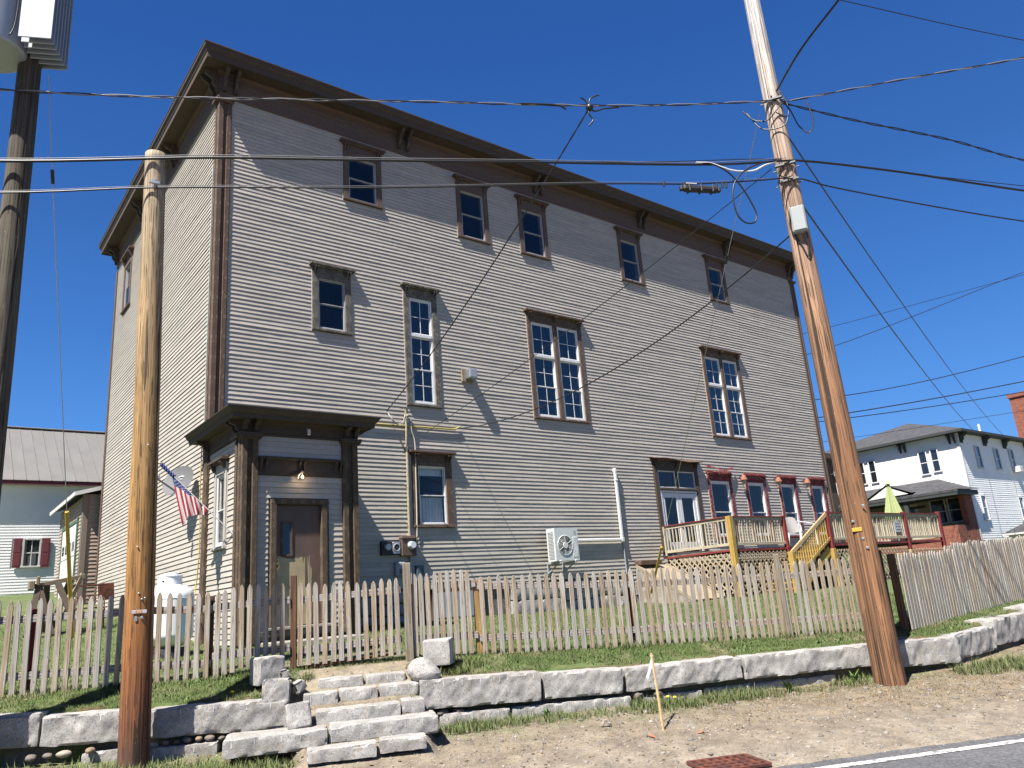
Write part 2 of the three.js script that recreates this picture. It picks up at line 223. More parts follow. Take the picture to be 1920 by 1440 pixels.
{
  const rng = (...seg) => { const a = []; for (const [x0, x1, d] of seg) for (let x = x0; x < x1 - 1e-6; x += d) a.push(x); a.push(seg[seg.length - 1][1]); return a; };
  const S = rng([-400, -40, 60], [-40, -6, 2.4], [-6, -2, .25], [-2, 11, .05], [11, 16, .12], [16, 60, 3], [60, 400, 68]);
  const T = rng([-400, -60, 60], [-60, -12, 3], [-12, 0, .6], [0, 4.6, .18], [4.6, 10.2, .05], [10.2, 18, .9], [18, 400, 70]);
  const p = [], c = [], u = [], ix = [];
  for (const t of T) for (const s of S) { const q = ST(s, groundY(s, t), t), k = groundCol(s, t); p.push(q.x, q.y, q.z); c.push(...k); u.push(s, t); }
  const w = S.length; for (let j = 0; j < T.length - 1; j++) for (let i = 0; i < w - 1; i++) { const a = j * w + i; ix.push(a, a + w, a + 1, a + 1, a + w, a + w + 1); }
  const g = new THREE.BufferGeometry(); g.setAttribute('position', new THREE.Float32BufferAttribute(p, 3)); g.setAttribute('color', new THREE.Float32BufferAttribute(c, 3)); g.setAttribute('uv', new THREE.Float32BufferAttribute(u, 2)); g.setIndex(ix); g.computeVertexNormals();
  structure(mk('ground', g, M.ground));
  // road: ragged near edge, slightly crowned
  const b = new B(); const N = 520, s0 = -60, s1 = 70;
  const edge = s => 9.70 + .03 * (fbm(s * .8, 3, 331, 3) - .5) + .05 * (fbm(s * 6, 9, 337, 3) - .5) + Math.max(0, 5.6 - s) * .055;
  for (let i = 0; i < N; i++) { const a = lerp(s0, s1, i / N), e = lerp(s0, s1, (i + 1) / N); const y = -1.926; let t0 = edge(a), t1 = edge(e), pt = [[t0, t1], [13.2, 13.2], [16.9, 16.9]];
    for (let k = 0; k < 2; k++) b.quad(ST(a, y + (k == 1 ? .05 : 0), pt[k][0]), ST(a, y + (k == 0 ? .05 : 0), pt[k + 1][0]), ST(e, y + (k == 0 ? .05 : 0), pt[k + 1][1]), ST(e, y + (k == 1 ? .05 : 0), pt[k][1]));
    b.quad(ST(a, y, t0), ST(e, y, t1), ST(e, y - .05, t1), ST(a, y - .05, t0)); }
  structure(b.mesh('road', M.asphalt));
  const l = new B(); for (let i = 0; i < N; i++) { const a = lerp(s0, s1, i / N), e = lerp(s0, s1, (i + 1) / N), yy = t => -1.926 + .05 * (t - 9.7) / 3.5 + .005; const w0 = .012 * (fbm(a * 9, 1, 341, 2) - .5), w1 = .012 * (fbm(e * 9, 1, 341, 2) - .5); l.quad(ST(a, yy(9.97), 9.97 + w0), ST(a, yy(10.09), 10.09 + w0), ST(e, yy(10.09), 10.09 + w1), ST(e, yy(9.97), 9.97 + w1)); }
  structure(l.mesh('road_marking', M.roadPaint));
}

// a rough stone: a finely cut block whose faces are broken by noise
function rock(w, h, d, sd, amp = .014, cell = .06, flatBack = false, round = .005) {
  const nx = Math.max(3, Math.round(w / cell)), ny = Math.max(3, Math.round(h / cell)), nz = Math.max(2, Math.round(d / cell));
  let g = new THREE.BoxGeometry(w, h, d, nx, ny, nz); g.deleteAttribute('uv'); g.deleteAttribute('normal'); g = mergeVertices(g, 1e-4);
  const p = g.attributes.position, f = 1 / .11; for (let i = 0; i < p.count; i++) { let x = p.getX(i), y = p.getY(i), z = p.getZ(i); const ex = Math.abs(x) > w / 2 - 1e-3, ey = Math.abs(y) > h / 2 - 1e-3, ez = Math.abs(z) > d / 2 - 1e-3; const k = (ex + ey + ez - 1) * round * (.5 + vn(x * 9 + sd, y * 9 + z * 5, sd)) ;
    const q = sd % 977; const chip = ex + ey + ez > 1 ? Math.max(0, vn(x * 14 + q, y * 14 + z * 9, 71) - .58) * .055 * (amp / .016) + Math.max(0, vn(x * 4 + q * 3, z * 4 - y * 3, 73) - .7) * .09 * (amp / .016) : 0; let nx_ = n3(x * f + q, y * f, z * f, 7), ny_ = n3(x * f, y * f + q, z * f, 19), nz_ = n3(x * f, y * f - q, z * f + 3, 31); const big = n3(x * 3.1 + q, y * 3.1, z * 3.1, 43) * amp * 1.6;
    if (ex) x += Math.sign(x) * (-k - chip * .5 + nx_ * amp); if (ey) y += Math.sign(y) * (-k - chip + ny_ * amp * .7 + big * .4); if (ez) z += Math.sign(z) * (-k - chip + nz_ * amp * 1.6 + big); p.setXYZ(i, x, y, z); }
  g = g.toNonIndexed(); g.computeVertexNormals(); g = toCreasedNormals(mergeVertices(g, 1e-4), .55); if (g.index) g = g.toNonIndexed();
  const P = g.attributes.position, N = g.attributes.normal, u = new Float32Array(P.count * 2), o = (sd % 13) * .37; for (let i = 0; i < P.count; i++) { const a = Math.abs(N.getX(i)), b = Math.abs(N.getY(i)), c = Math.abs(N.getZ(i)); u[i * 2] = (a > b && a > c ? P.getZ(i) : P.getX(i)) + o; u[i * 2 + 1] = (b > a && b > c ? P.getZ(i) : P.getY(i)) + o * 1.7; } g.setAttribute('uv', new THREE.BufferAttribute(u, 2)); return g;
}

function rockFace(x, y, d, sd, amp) { const f = 1 / .11, q = sd % 977, z = d / 2; return z + n3(x * f, y * f - q, z * f + 3, 31) * amp * 1.6 + n3(x * 3.1 + q, y * 3.1, z * 3.1, 43) * amp * 1.6; }

// ---------- the clapboard hall ----------
const clapPieces = [];
const HX = 23.22, HZ = -10.94, EXP = .1004, LIP = .018;
const hall = thing('clapboard_hall', 'tall three storey hall with greige clapboards, brown trim and flat overhanging eaves', 'building');
const rotL = -Math.PI / 2;                                             // a wall that looks towards -x
function subtract(y0, y1, x0, x1, cuts) { // free pieces of one course: [xa, xb, ya, yb]
  const xs = [x0, x1]; const act = cuts.filter(c => c[3] > y0 + .002 && c[2] < y1 - .002 && c[1] > x0 && c[0] < x1); for (const c of act) xs.push(clamp(c[0], x0, x1), clamp(c[1], x0, x1)); xs.sort((a, b) => a - b);
  const out = []; for (let i = 0; i < xs.length - 1; i++) { const a = xs[i], b = xs[i + 1]; if (b - a < .004) continue; const m = (a + b) / 2, c = act.filter(q => q[0] < m && q[1] > m); if (!c.length) { const l = out[out.length - 1]; if (l && l[1] === a && l[2] === y0 && l[3] === y1) l[1] = b; else out.push([a, b, y0, y1]); } else { const top = Math.max(...c.map(q => q[3])), bot = Math.min(...c.map(q => q[2])); if (top < y1 - .004) out.push([a, b, top, y1]); else if (bot > y0 + .004) out.push([a, b, y0, bot]); } }
  return out;
}
function clapboards(parent, x0, x1, y0, y1, cuts, m, sd, exp = EXP, lip = LIP, one = false, step = .8) {
  const n = Math.ceil((y1 - y0) / exp); let b = new B();
  for (let k = 0; k < n; k++) { const a = y0 + k * exp, e = Math.min(y1, a + exp); if (!one) b = new B({ ox: rr(0, 9), oy: rr(0, 9) });
    const jo = vn(k * 7.3, 2, sd + 9) * 3.66, L = (x, y) => { const l = lip * (1 + .34 * (vn(x * .55, k * 3.1, sd) - .5) + .1 * (vn(x * 2.3, k * 7.7, sd + 1) - .5)); return l * (1 - (y - a) / exp) + .0012; };
    for (const [xa, xb, ya, yb] of subtract(a, e, x0, x1, cuts)) { if (!one) b = new B({ ox: rr(0, 9), oy: rr(0, 9) }); const xs = [xa]; if (!one) for (let j = Math.floor((xa - jo) / 3.66); j < 9; j++) { const x = jo + j * 3.66; if (x > xa + .1 && x < xb - .1) xs.push(x); } xs.push(xb); for (let pi = 0; pi < xs.length - 1; pi++) { const A = xs[pi], Z = xs[pi + 1], N = Math.max(1, Math.ceil((Z - A) / step)), up = pi % 2 ? .0022 : 0; for (let i = 0; i < N; i++) { const p = lerp(A, Z, i / N) + (i ? 0 : (pi ? .003 : 0)), q = lerp(A, Z, (i + 1) / N), w = .005 * (vn(p * .4, k, sd + 3) - .5), w2 = .005 * (vn(q * .4, k, sd + 3) - .5);
      b.quad(V(p, ya + w, L(p, ya) + up), V(q, ya + w2, L(q, ya) + up), V(q, yb, L(q, yb) + up), V(p, yb, L(p, yb) + up)); b.quad(V(p, ya + w, 0), V(q, ya + w2, 0), V(q, ya + w2, L(q, ya) + up), V(p, ya + w, L(p, ya) + up)); if (!i && pi) b.quad(V(p, ya + w, L(p, ya) + up), V(p, yb, L(p, yb) + up), V(p, yb, 0), V(p, ya + w, 0)); } } if (!one && b.p.length) clapPieces.push({ b, parent, m, size: xb - xa }); } }
  if (one) return b;
}
function wallWithHoles(name, x0, x1, y0, y1, holes, th, m, parent) { const s = new THREE.Shape([new THREE.Vector2(x0, y0), new THREE.Vector2(x1, y0), new THREE.Vector2(x1, y1), new THREE.Vector2(x0, y1)]); for (const h of holes) s.holes.push(new THREE.Path([new THREE.Vector2(h[0], h[2]), new THREE.Vector2(h[0], h[3]), new THREE.Vector2(h[1], h[3]), new THREE.Vector2(h[1], h[2])])); return new B().ext(s, th, mtx(V(0, 0, -th))).mesh(name, m, parent); }
const brkShape = (d, h) => { const s = new THREE.Shape(); s.moveTo(0, 0); s.lineTo(d, 0); s.lineTo(d, -.16 * h); s.bezierCurveTo(d * .95, -.36 * h, d * .45, -.28 * h, d * .5, -.48 * h); s.bezierCurveTo(d * .56, -.66 * h, d * .3, -.72 * h, d * .22, -.84 * h); s.lineTo(d * .24, -h); s.lineTo(0, -h); return s; };
// bracket in the y-z plane hanging from (x, y, 0), sticking out in +z
const addBrk = (b, x, y, d, h, w, z = 0) => b.ext(brkShape(d, h), w, new THREE.Matrix4().makeBasis(V(0, 0, 1), V(0, 1, 0), V(-1, 0, 0)).setPosition(x + w / 2, y, z));
function place(o, left, pos) { if (left) o.rotation.y = rotL; if (pos) o.position.copy(pos); return o; }
// a window: the mesh itself is its wooden surround; everything else hangs under it
function windowUnit(parent, o) {
  const { w, h } = o, side = o.side ?? .15, head = o.head ?? .26, sill = o.sill ?? .08, mull = o.mull ?? .17, n = o.n ?? 1, T = .05, tm = o.m;
  const c = new B({ ox: rr(0, 5), oy: rr(0, 5) }), iw = (w - side * 2 - mull * (n - 1)) / n;
  c.cbox(side / 2, h / 2, T / 2, side, h, T, .006); c.cbox(w - side / 2, h / 2, T / 2, side, h, T, .006);
  for (let i = 1; i < n; i++) { const x = side + i * iw + (i - .5) * mull; c.cbox(x - .04, (h - head + sill) / 2, T / 2 - .002, mull * .42, h - head - sill, T - .002, .005); c.cbox(x + .045, (h - head + sill) / 2, T / 2 - .004, mull * .42, h - head - sill, T - .004, .005); }
  const hb = new B({ swap: true, ox: rr(0, 5), oy: rr(0, 5) }); hb.cbox(w / 2, h - head / 2, T / 2 - .003, w - side * 2 - .004, head, T - .004, .005); hb.cbox(w / 2, sill / 2, T / 2 + .016, w + .03, sill * .7, T + .03, .006);
  for (const k of ['p', 'n', 'u']) c[k].push(...hb[k]);
  const root = c.mesh('window', tm, parent);
  if (o.hood !== false) {
    const hd = new B({ swap: true, ox: rr(0, 5) }), d = o.hd ?? .17, e = o.he ?? .085; hd.cbox(w / 2, h + .015, .07, w + .02, .035, .10, .004); hd.cbox(w / 2, h + .055, d / 2 + .003, w + 2 * e, .05, d, .006);
    hd.quad(V(-e, h + .081, d), V(w + e, h + .081, d), V(w + e - .01, h + .115, .002), V(-e + .01, h + .115, .002)); hd.tri(V(-e, h + .081, d), V(-e + .01, h + .115, .002), V(-e, h + .081, .002)); hd.tri(V(w + e, h + .081, d), V(w + e, h + .081, .002), V(w + e - .01, h + .115, .002));
    hd.mesh('hood', o.hm || tm, root);
    const xs = [side * .3, side * .75, w - side * .75, w - side * .3]; if (n > 1) xs.push(w / 2 - .03, w / 2 + .03);
    for (const x of xs) { const bk = new B(); addBrk(bk, x, h + .0, d * .72, head * .62, .036, .05); bk.mesh('hood_bracket', o.hm || tm, root); }
  }
  if (o.jtrim !== false) { const j = new B(); for (const x of [-.012, w + .012]) j.cbox(x, h / 2 - .01, .013, .022, h - .02, .024, .003); j.mesh('edge_channel', M.siding, root); }
  for (let i = 0; i < n; i++) {
    const x0 = side + i * (iw + mull), x1 = x0 + iw, y0 = sill + .005, y1 = h - head, f = new B(), fw = o.fw ?? .045;
    f.cbox(x0 + fw / 2, (y0 + y1) / 2, -.02, fw, y1 - y0, .075, .004); f.cbox(x1 - fw / 2, (y0 + y1) / 2, -.02, fw, y1 - y0, .075, .004); f.cbox((x0 + x1) / 2, y1 - fw / 2, -.022, iw - 2 * fw, fw, .07, .004); f.cbox((x0 + x1) / 2, y0 + fw / 2, -.018, iw - 2 * fw, fw, .08, .004);
    f.mesh('frame', o.fm || M.white, root);
    const X0 = x0 + fw, X1 = x1 - fw, Y0 = y0 + fw, Y1 = y1 - fw;
    const sash = (a, b, z, mun, r = .03) => { const s = new B(); s.cbox(X0 + r / 2, (a + b) / 2, z, r, b - a, .035, .003); s.cbox(X1 - r / 2, (a + b) / 2, z, r, b - a, .035, .003); s.cbox((X0 + X1) / 2, a + r / 2, z, X1 - X0 - 2 * r, r, .033, .003); s.cbox((X0 + X1) / 2, b - r / 2, z, X1 - X0 - 2 * r, r, .033, .003); s.mesh('sash', o.fm || M.white, root);
      new B().quad(V(X0 + r * .8, a + r * .8, z), V(X1 - r * .8, a + r * .8, z), V(X1 - r * .8, b - r * .8, z), V(X0 + r * .8, b - r * .8, z)).mesh('pane', M.glass, root);
      if (o.kind === 'tall') new B().quad(V(X0 + r * .8, a + r * .8, z - .014), V(X1 - r * .8, a + r * .8, z - .014), V(X1 - r * .8, b - r * .8, z - .014), V(X0 + r * .8, b - r * .8, z - .014)).mesh('pane', M.glass, root);
      if (mun) { const q = new B(); q.cbox((X0 + X1) / 2, (a + b) / 2, z + .006, .018, b - a - 2 * r, .008, .001); q.cbox((X0 + X1) / 2, (a + b) / 2, z + .0065, X1 - X0 - 2 * r, .018, .007, .001); q.mesh('muntin', o.fm || M.white, root); } };
    const q = Y1 - Y0;
    if (o.kind === 'tall') { const t = Y0 + q * .645; const bar = new B(); bar.cbox((X0 + X1) / 2, t, -.008, X1 - X0, .085, .085, .006); bar.mesh('transom_bar', M.white, root); sash(t + .043, Y1, -.02, true); const mid = Y0 + (t - Y0) * .48; sash(mid - .015, t - .043, -.035, true); sash(Y0, mid + .02, -.005, true); if (o.screen) new B().quad(V(X0, Y0, .017), V(X1, Y0, .017), V(X1, mid, .017), V(X0, mid, .017)).mesh('insect_screen', M.screen, root); }
    else if (o.kind === 'dh3') { sash(Y0 + q * .42, Y1, -.035, false); sash(Y0, Y0 + q * .44, -.005, false); }
    else { const mid = Y0 + q * .49; sash(mid - .012, Y1, -.04, false, .02); sash(Y0, mid + .014, -.006, false, .02); }
    if (o.curtain) { const k = new B(), N = 28; for (let a = 0; a < N; a++) { const u0 = lerp(X0, X1, a / N), u1 = lerp(X0, X1, (a + 1) / N), z = u => -.13 + .018 * Math.sin(u * 70) ; k.quad(V(u0, Y0, z(u0)), V(u1, Y0, z(u1)), V(u1, Y0 + q * o.curtain, z(u1)), V(u0, Y0 + q * o.curtain, z(u0))); } k.mesh('curtain', M.curtain, root); }
    if (o.shade) { new B().box(X0, Y1 - q * o.shade, -.115, X1, Y1, -.11).mesh('window_shade', M.curtain, root); }
  }
  return root;
}
M.curtain = mat({ color: lin(.42, .43, .46), roughness: .95 });

// window list on the front wall: x, y, width, height of the surround
const FW = [];
for (const [x0, x1, yb] of [[3.07, 4.16, 9.66], [6.52, 7.61, 9.46], [8.74, 9.84, 9.46], [12.94, 14.03, 9.46], [17.51, 18.61, 9.60]]) FW.push({ x: x0, y: yb, w: x1 - x0, h: 11.28 - yb, head: .30, m: M.trim, fw: .022, fm: M.frameGrey });
FW.push({ x: 2.23, y: 6.04, w: .99, h: 1.61, head: .25, m: M.trimGrey, fw: .024, fm: M.frameGrey });
FW.push({ x: 4.69, y: 4.454, w: .99, h: 3.152, head: .25, kind: 'tall', m: M.trimGrey });
FW.push({ x: 8.73, y: 4.454, w: 2.10, h: 3.152, head: .25, kind: 'tall', n: 2, m: M.trimOld, side: .14 });
FW.push({ x: 16.51, y: 4.454, w: 2.10, h: 3.152, head: .25, kind: 'tall', n: 2, m: M.trimOld, side: .14 });
FW.push({ x: 4.73, y: 1.465, w: 1.15, h: 1.778, head: .27, m: M.trimOld, fw: .035, curtain: .47, shade: .14, side: .18 });
for (const [a, b] of [[15.88, 17.13], [17.89, 19.06], [19.83, 20.93], [21.80, 22.83]]) FW.push({ x: a, y: 1.05, w: b - a, h: 2.13, head: .22, kind: 'dh3', m: M.trimRed, fw: .07, side: .12, hd: .07, he: .02 });
const FDR = { x: 13.33, y: .70, w: 2.08, h: 2.80 };
const cutsF = FW.map(o => [o.x - .02, o.x + o.w + .02, o.y, o.y + o.h + .03]); cutsF.push([FDR.x - .02, FDR.x + FDR.w + .02, .5, FDR.y + FDR.h + .03]);
const holesF = FW.map(o => [o.x + (o.side ?? .15) - .01, o.x + o.w - (o.side ?? .15) + .01, o.y + .06, o.y + o.h - o.head + .01]); holesF.push([FDR.x + .16, FDR.x + FDR.w - .16, FDR.y, FDR.y + FDR.h - .3]);
const porchCut = [-.1, 2.30, -2, 3.46];
const fwall = wallWithHoles('front_wall', 0, HX, .08, 12.2, holesF, .2, M.sheath, hall);
clapboards(fwall, .26, HX - .2, .10, 11.56, [...cutsF, porchCut], M.siding, 401);
for (const o of FW) { const q = windowUnit(hall, o); q.position.set(o.x, o.y, 0); if (o.label) q.userData.label = o.label; }
// left wall: local x runs along +z, so x = -10.94 .. 0
const LW = [{ x: -9.62, y: 9.35, w: 1.08, h: 1.85, head: .3, m: M.trim, fw: .03, fm: M.frameGrey }];
const lwall = place(wallWithHoles('side_wall', HZ, 0, -.6, 12.2, LW.map(o => [o.x + .14, o.x + o.w - .14, o.y + .06, o.y + o.h - .29]), .2, M.sheath, hall), true);
lwall.position.x = 0;
clapboards(lwall, HZ + .14, -.24, -.76, 11.5, LW.map(o => [o.x - .02, o.x + o.w + .02, o.y, o.y + o.h + .03]), M.siding, 407);
for (const o of LW) { const q = windowUnit(hall, o); q.rotation.y = rotL; q.position.set(0, o.y, o.x); }
{ // hidden walls, floors and roof that close the building
  new B().box(HX - .2, -.6, HZ + .2, HX, 12.2, -.2).mesh('end_wall', M.sheath, hall);
  new B().box(0, -.6, HZ, HX, 12.2, HZ + .2).mesh('back_wall', M.sheath, hall);
  for (const y of [.0, 3.9, 8.6]) new B().box(.22, y - .2, HZ + .22, HX - .22, y, -.22).mesh('floor_deck', M.interior, hall);
  for (const x of [5.95, 12.3, 15.6]) new B().box(x, .02, HZ + .25, x + .1, 12.0, -.24).mesh('partition', M.interior, hall);
  new B().box(.25, .02, -4.2, HX - .25, 12.0, -4.1).mesh('partition', M.interior, hall);
  const r = new B(), o = .56, y = 12.47, a = V(-o, y, o), b = V(HX + o, y, o), c = V(HX + o, y, HZ - o), d = V(-o, y, HZ - o), e = V(5, 13.0, HZ / 2), f = V(HX - 5, 13.0, HZ / 2); r.quad(a, b, f, e); r.quad(c, d, e, f); r.tri(d, a, e); r.tri(b, c, f); r.mesh('roof', M.shingle, hall);
  new B().box(.02, 12.15, HZ + .02, HX - .02, 12.3, -.02).mesh('ceiling_deck', M.interior, hall);
}
// eaves: each side its own run of soffit, fascia and frieze, mitred at the corners
function eaveRun(name, prof, m, sides = 4, swap = true) { // profile points [out, y] swept round the rectangle
  const C = o => [V(-o, 0, o), V(HX + o, 0, o), V(HX + o, 0, HZ - o), V(-o, 0, HZ - o)];
  for (let k = 0; k < 4; k++) { const b = new B({ swap, ox: k * 3.3 }); for (let i = 0; i < prof.length - 1; i++) { const [o0, y0] = prof[i], [o1, y1] = prof[i + 1]; const a = C(o0)[k], c = C(o0)[(k + 1) % 4], d = C(o1)[(k + 1) % 4], e = C(o1)[k]; a.y = c.y = y0; d.y = e.y = y1; const N = 12; for (let j = 0; j < N; j++) b.quad(a.clone().lerp(c, j / N), a.clone().lerp(c, (j + 1) / N), e.clone().lerp(d, (j + 1) / N), e.clone().lerp(d, j / N)); } b.mesh(name, m, hall); } }
eaveRun('soffit', [[.04, 12.16], [.47, 12.16]], M.trimDark);
eaveRun('fascia', [[.44, 12.155], [.44, 12.135], [.475, 12.13], [.475, 12.27], [.495, 12.285], [.505, 12.33], [.545, 12.38], [.555, 12.45], [.565, 12.455], [.565, 12.475], [.3, 12.48]], M.trimDark);
eaveRun('frieze_board', [[.0, 11.50], [.035, 11.50], [.045, 11.53], [.035, 11.56], [.035, 11.90], [.055, 11.91], [.06, 11.95], [.035, 11.97], [.035, 12.08], [.075, 12.10], [.10, 12.158]], M.trim);
const fb = []; for (const x of [.18, 4.83, 9.58, 14.2, 18.9, 23.05]) for (const d of [-.13, .13]) fb.push(x + d);
for (const x of fb) { const b = new B(); addBrk(b, x, 12.155, .35, .52, .075, .035); b.mesh('eave_bracket', M.trimDark, hall); }
for (const z of [-.16, -3.7, -7.25, -10.8]) for (const d of [-.13, .13]) { const b = new B(); addBrk(b, z + d, 12.155, .35, .52, .075, .035); place(b.mesh('eave_bracket', M.trimDark, hall), true); }
for (const d of [-.13, .13]) { const b = new B(); addBrk(b, .12 + d, 12.155, .35, .52, .075, .035); const q = b.mesh('eave_bracket', M.trimDark, hall); q.rotation.y = Math.PI / 2; q.position.x = HX; }
{ // corner boards with a sunk panel, capitals
  const cb = (x0, x1, y0, y1, left, m) => { const b = new B({ ox: rr(0, 4) }); const w = x1 - x0; b.cbox(x0 + w * .19, (y0 + y1) / 2, .025, w * .38, y1 - y0, .05, .006); b.cbox(x1 - w * .17, (y0 + y1) / 2, .025, w * .34, y1 - y0, .05, .006); b.box(x0 + w * .3, y0, 0, x1 - w * .25, y1, .022); return place(b.mesh('corner_board', m, hall), left); };
  cb(-.05, .24, 3.44, 11.36, false, M.trimOld); cb(-.26, .05 - .052, .0, 11.36, true, M.trimOld); cb(HX - .22, HX + .05, .08, 11.36, false, M.trim);
  cb(HZ, HZ + .16, -.2, 11.36, true, M.trim);
  const cap = new B({ swap: true }); cap.cbox(.09, 11.43, .04, .40, .06, .17, .01); cap.cbox(.09, 11.385, .035, .35, .035, .12, .008); cap.mesh('capital', M.trimOld, hall);
  const cap3 = new B({ swap: true }); cap3.cbox(-.115, 11.432, .035, .33, .062, .18, .01); place(cap3.mesh('capital', M.trimOld, hall), true);
  const cap2 = new B({ swap: true }); cap2.cbox(HX - .09, 11.43, .04, .42, .06, .18, .01); cap2.cbox(HX - .09, 11.385, .035, .36, .04, .12, .008); cap2.mesh('capital', M.trim, hall);
  const tl = new B(); tl.cbox(-.275, 6.4, .03, .028, 6.8, .062, .004); place(tl.mesh('edge_strip', M.trimTeal, hall), true);
  const er = new B(); er.cbox(HX + .012, 5.7, -.1, .03, 11.2, .24, .006); er.mesh('corner_board', M.trim, hall);
}
{ // rubble granite foundation: stones under the clapboards
  const f = new B().box(.02, -1.6, -.3, HX - .02, .09, -.06).mesh('foundation', M.rubble, hall);
  let x = 2.3; while (x < 12.1) { const w = rr(.5, 1.05); let y = -1.15; while (y < .02) { const h = Math.min(rr(.26, .44), .07 - y); if (h < .08) break; if (!(x + w > 5.15 && x < 6.7 && y + h > -.72)) { const g = rock(w - .02, h - .02, .16, Math.floor(rnd() * 1e6), .02, .1, true); const q = mk('foundation_stone', g, M.granite[rnd() < .5 ? 0 : 1], f); q.position.set(x + w / 2, y + h / 2, -.03); } y += h; } x += w; }
  const bw = new B(); bw.cbox(5.9, -.33, .0, 1.5, .74, .1, .01); const fr = bw.mesh('basement_window', M.trimDark, hall); new B().box(5.26, -.62, .052, 6.54, -.04, .058).mesh('board_panel', M.greyPaint, fr); new B().cbox(5.9, -.72, .06, 1.6, .07, .16, .01).mesh('sill', M.concrete, fr);
}

// ---------- entrance porch (part of the hall) ----------
M.sidingTrim = mat({ map: peel([196, 190, 181], [186, 180, 170], .1, 125), roughness: .7 });
{
  const PX = 2.207, PZ = 2.047, Y0 = -.70;
  const door = { x0: .50, x1: 1.63, y1: 1.78 }, pwin = { x: .50, y: .97, w: .72, h: 1.66, head: .20, side: .10, m: M.sidingTrim, hm: M.trimDark, fw: .05, hd: .17 };
  const pf = wallWithHoles('porch_front_wall', .0, PX, Y0 - .12, 3.2, [[.60, 1.51, -.5, 1.70]], .16, M.sheath, hall); pf.position.z = PZ;
  clapboards(pf, .26, 1.935, Y0, 2.22, [[door.x0 - .03, door.x1 + .03, -2, door.y1 + .03]], M.siding, 421);
  clapboards(pf, .26, 1.935, 2.575, 2.97, [], M.siding, 423);
  const pl = place(wallWithHoles('porch_side_wall', .02, PZ - .17, Y0 - .12, 3.2, [[pwin.x + .16, pwin.x + pwin.w - .16, pwin.y + .07, pwin.y + pwin.h - .23]], .16, M.sheath, hall), true);
  clapboards(pl, .07, PZ - .27, Y0 - .04, 2.95, [[pwin.x - .02, pwin.x + pwin.w + .02, pwin.y, pwin.y + pwin.h + .03]], M.siding, 427);
  const pq = windowUnit(hall, pwin); pq.rotation.y = rotL; pq.position.set(0, pwin.y, pwin.x);
  new B().box(PX - .16, Y0 - .1, .03, PX, 3.2, PZ - .17).mesh('porch_end_wall', M.siding, hall);
  new B().box(.2, -.62, .05, PX - .2, -.5, PZ - .18).mesh('porch_floor', M.interior, hall);
  // fluted corner posts
  const post = (x0, x1, left, m = M.trimPorch) => { const b = new B({ ox: rr(0, 4) }), w = x1 - x0, y0 = Y0 - .06, y1 = 2.9, h = y1 - y0, cy = (y0 + y1) / 2; b.cbox(x0 + w * .18, cy, .04, w * .36, h, .08, .012); b.cbox(x1 - w * .18, cy, .04, w * .36, h, .08, .012); b.box(x0 + w * .3, y0, 0, x1 - w * .3, y1, .03); return b.mesh('porch_post', m, hall); };
  let q = post(-.06, .25); q.position.z = PZ; q = post(1.94, PX + .06); q.position.z = PZ; q = post(PZ - .27, PZ + .002); q.rotation.y = rotL; q = post(-.10, .055, true, M.trimPorch); q.rotation.y = rotL;
  for (const x of [.095, 2.105]) { const c = new B({ swap: true }); c.cbox(x, 2.945, .06, .42, .06, .2, .012); c.cbox(x, 2.90, .05, .37, .04, .15, .01); c.cbox(x, 2.985, .055, .46, .03, .22, .008); c.mesh('post_cap', M.trimDark, hall).position.z = PZ; }
  { const c = new B({ swap: true }); c.cbox(PZ - .13, 2.945, .058, .38, .058, .19, .012); c.cbox(PZ - .13, 2.985, .053, .42, .028, .21, .008); place(c.mesh('post_cap', M.trimDark, hall), true); }
  // header with its little ledge and brackets above the door
  { const b = new B({ swap: true }); b.cbox(1.095, 2.385, .02, 1.68, .30, .04, .004); b.cbox(1.095, 2.548, .06, 1.68, .05, .12, .008); const h = b.mesh('door_header', M.trimDark, hall); h.position.z = PZ; for (const x of [.30, .40, 1.05, 1.14, 1.79, 1.89]) { const k = new B(); addBrk(k, x, 2.522, .10, .22, .036, .04); k.mesh('header_bracket', M.trimDark, h); } }
  // frieze and cornice round three sides
  const ring = (prof, nm, m) => { const C = o => [V(-o, 0, -.34 + 0 * o), V(-o, 0, PZ + o), V(PX + o, 0, PZ + o), V(PX + o, 0, .02)]; for (let k = 0; k < 3; k++) { const b = new B({ swap: true, ox: k * 2.1 }); for (let i = 0; i < prof.length - 1; i++) { const [o0, y0] = prof[i], [o1, y1] = prof[i + 1], a = C(o0)[k], c = C(o0)[k + 1], d = C(o1)[k + 1], e = C(o1)[k]; a.y = c.y = y0; d.y = e.y = y1; b.quad(a, c, d, e); } b.mesh(nm, m, hall); } };
  ring([[.0, 2.97], [.045, 2.97], [.045, 3.0], [.03, 3.02], [.03, 3.18], [.06, 3.2], [.08, 3.235]], 'porch_frieze', M.trimDark);
  ring([[.03, 3.237], [.30, 3.237], [.30, 3.222], [.325, 3.222], [.33, 3.30], [.36, 3.315], [.40, 3.375], [.415, 3.395], [.43, 3.397], [.435, 3.412], [.1, 3.47], [-.2, 3.475]], 'porch_cornice', M.trimDark);
  new B().box(-.2, 3.44, -.33, PX + .2, 3.471, PZ + .2).mesh('porch_roof', M.shingle, hall);
  for (const x of [-.02, .19, 2.02, 2.22]) { const k = new B(); addBrk(k, x, 3.235, .24, .26, .075, .03); k.mesh('cornice_bracket', M.trimDark, hall).position.z = PZ; }
  for (const z of [.05, PZ - .22, PZ - .02]) { const k = new B(); addBrk(k, z, 3.235, .24, .26, .075, .03); place(k.mesh('cornice_bracket', M.trimDark, hall), true); }
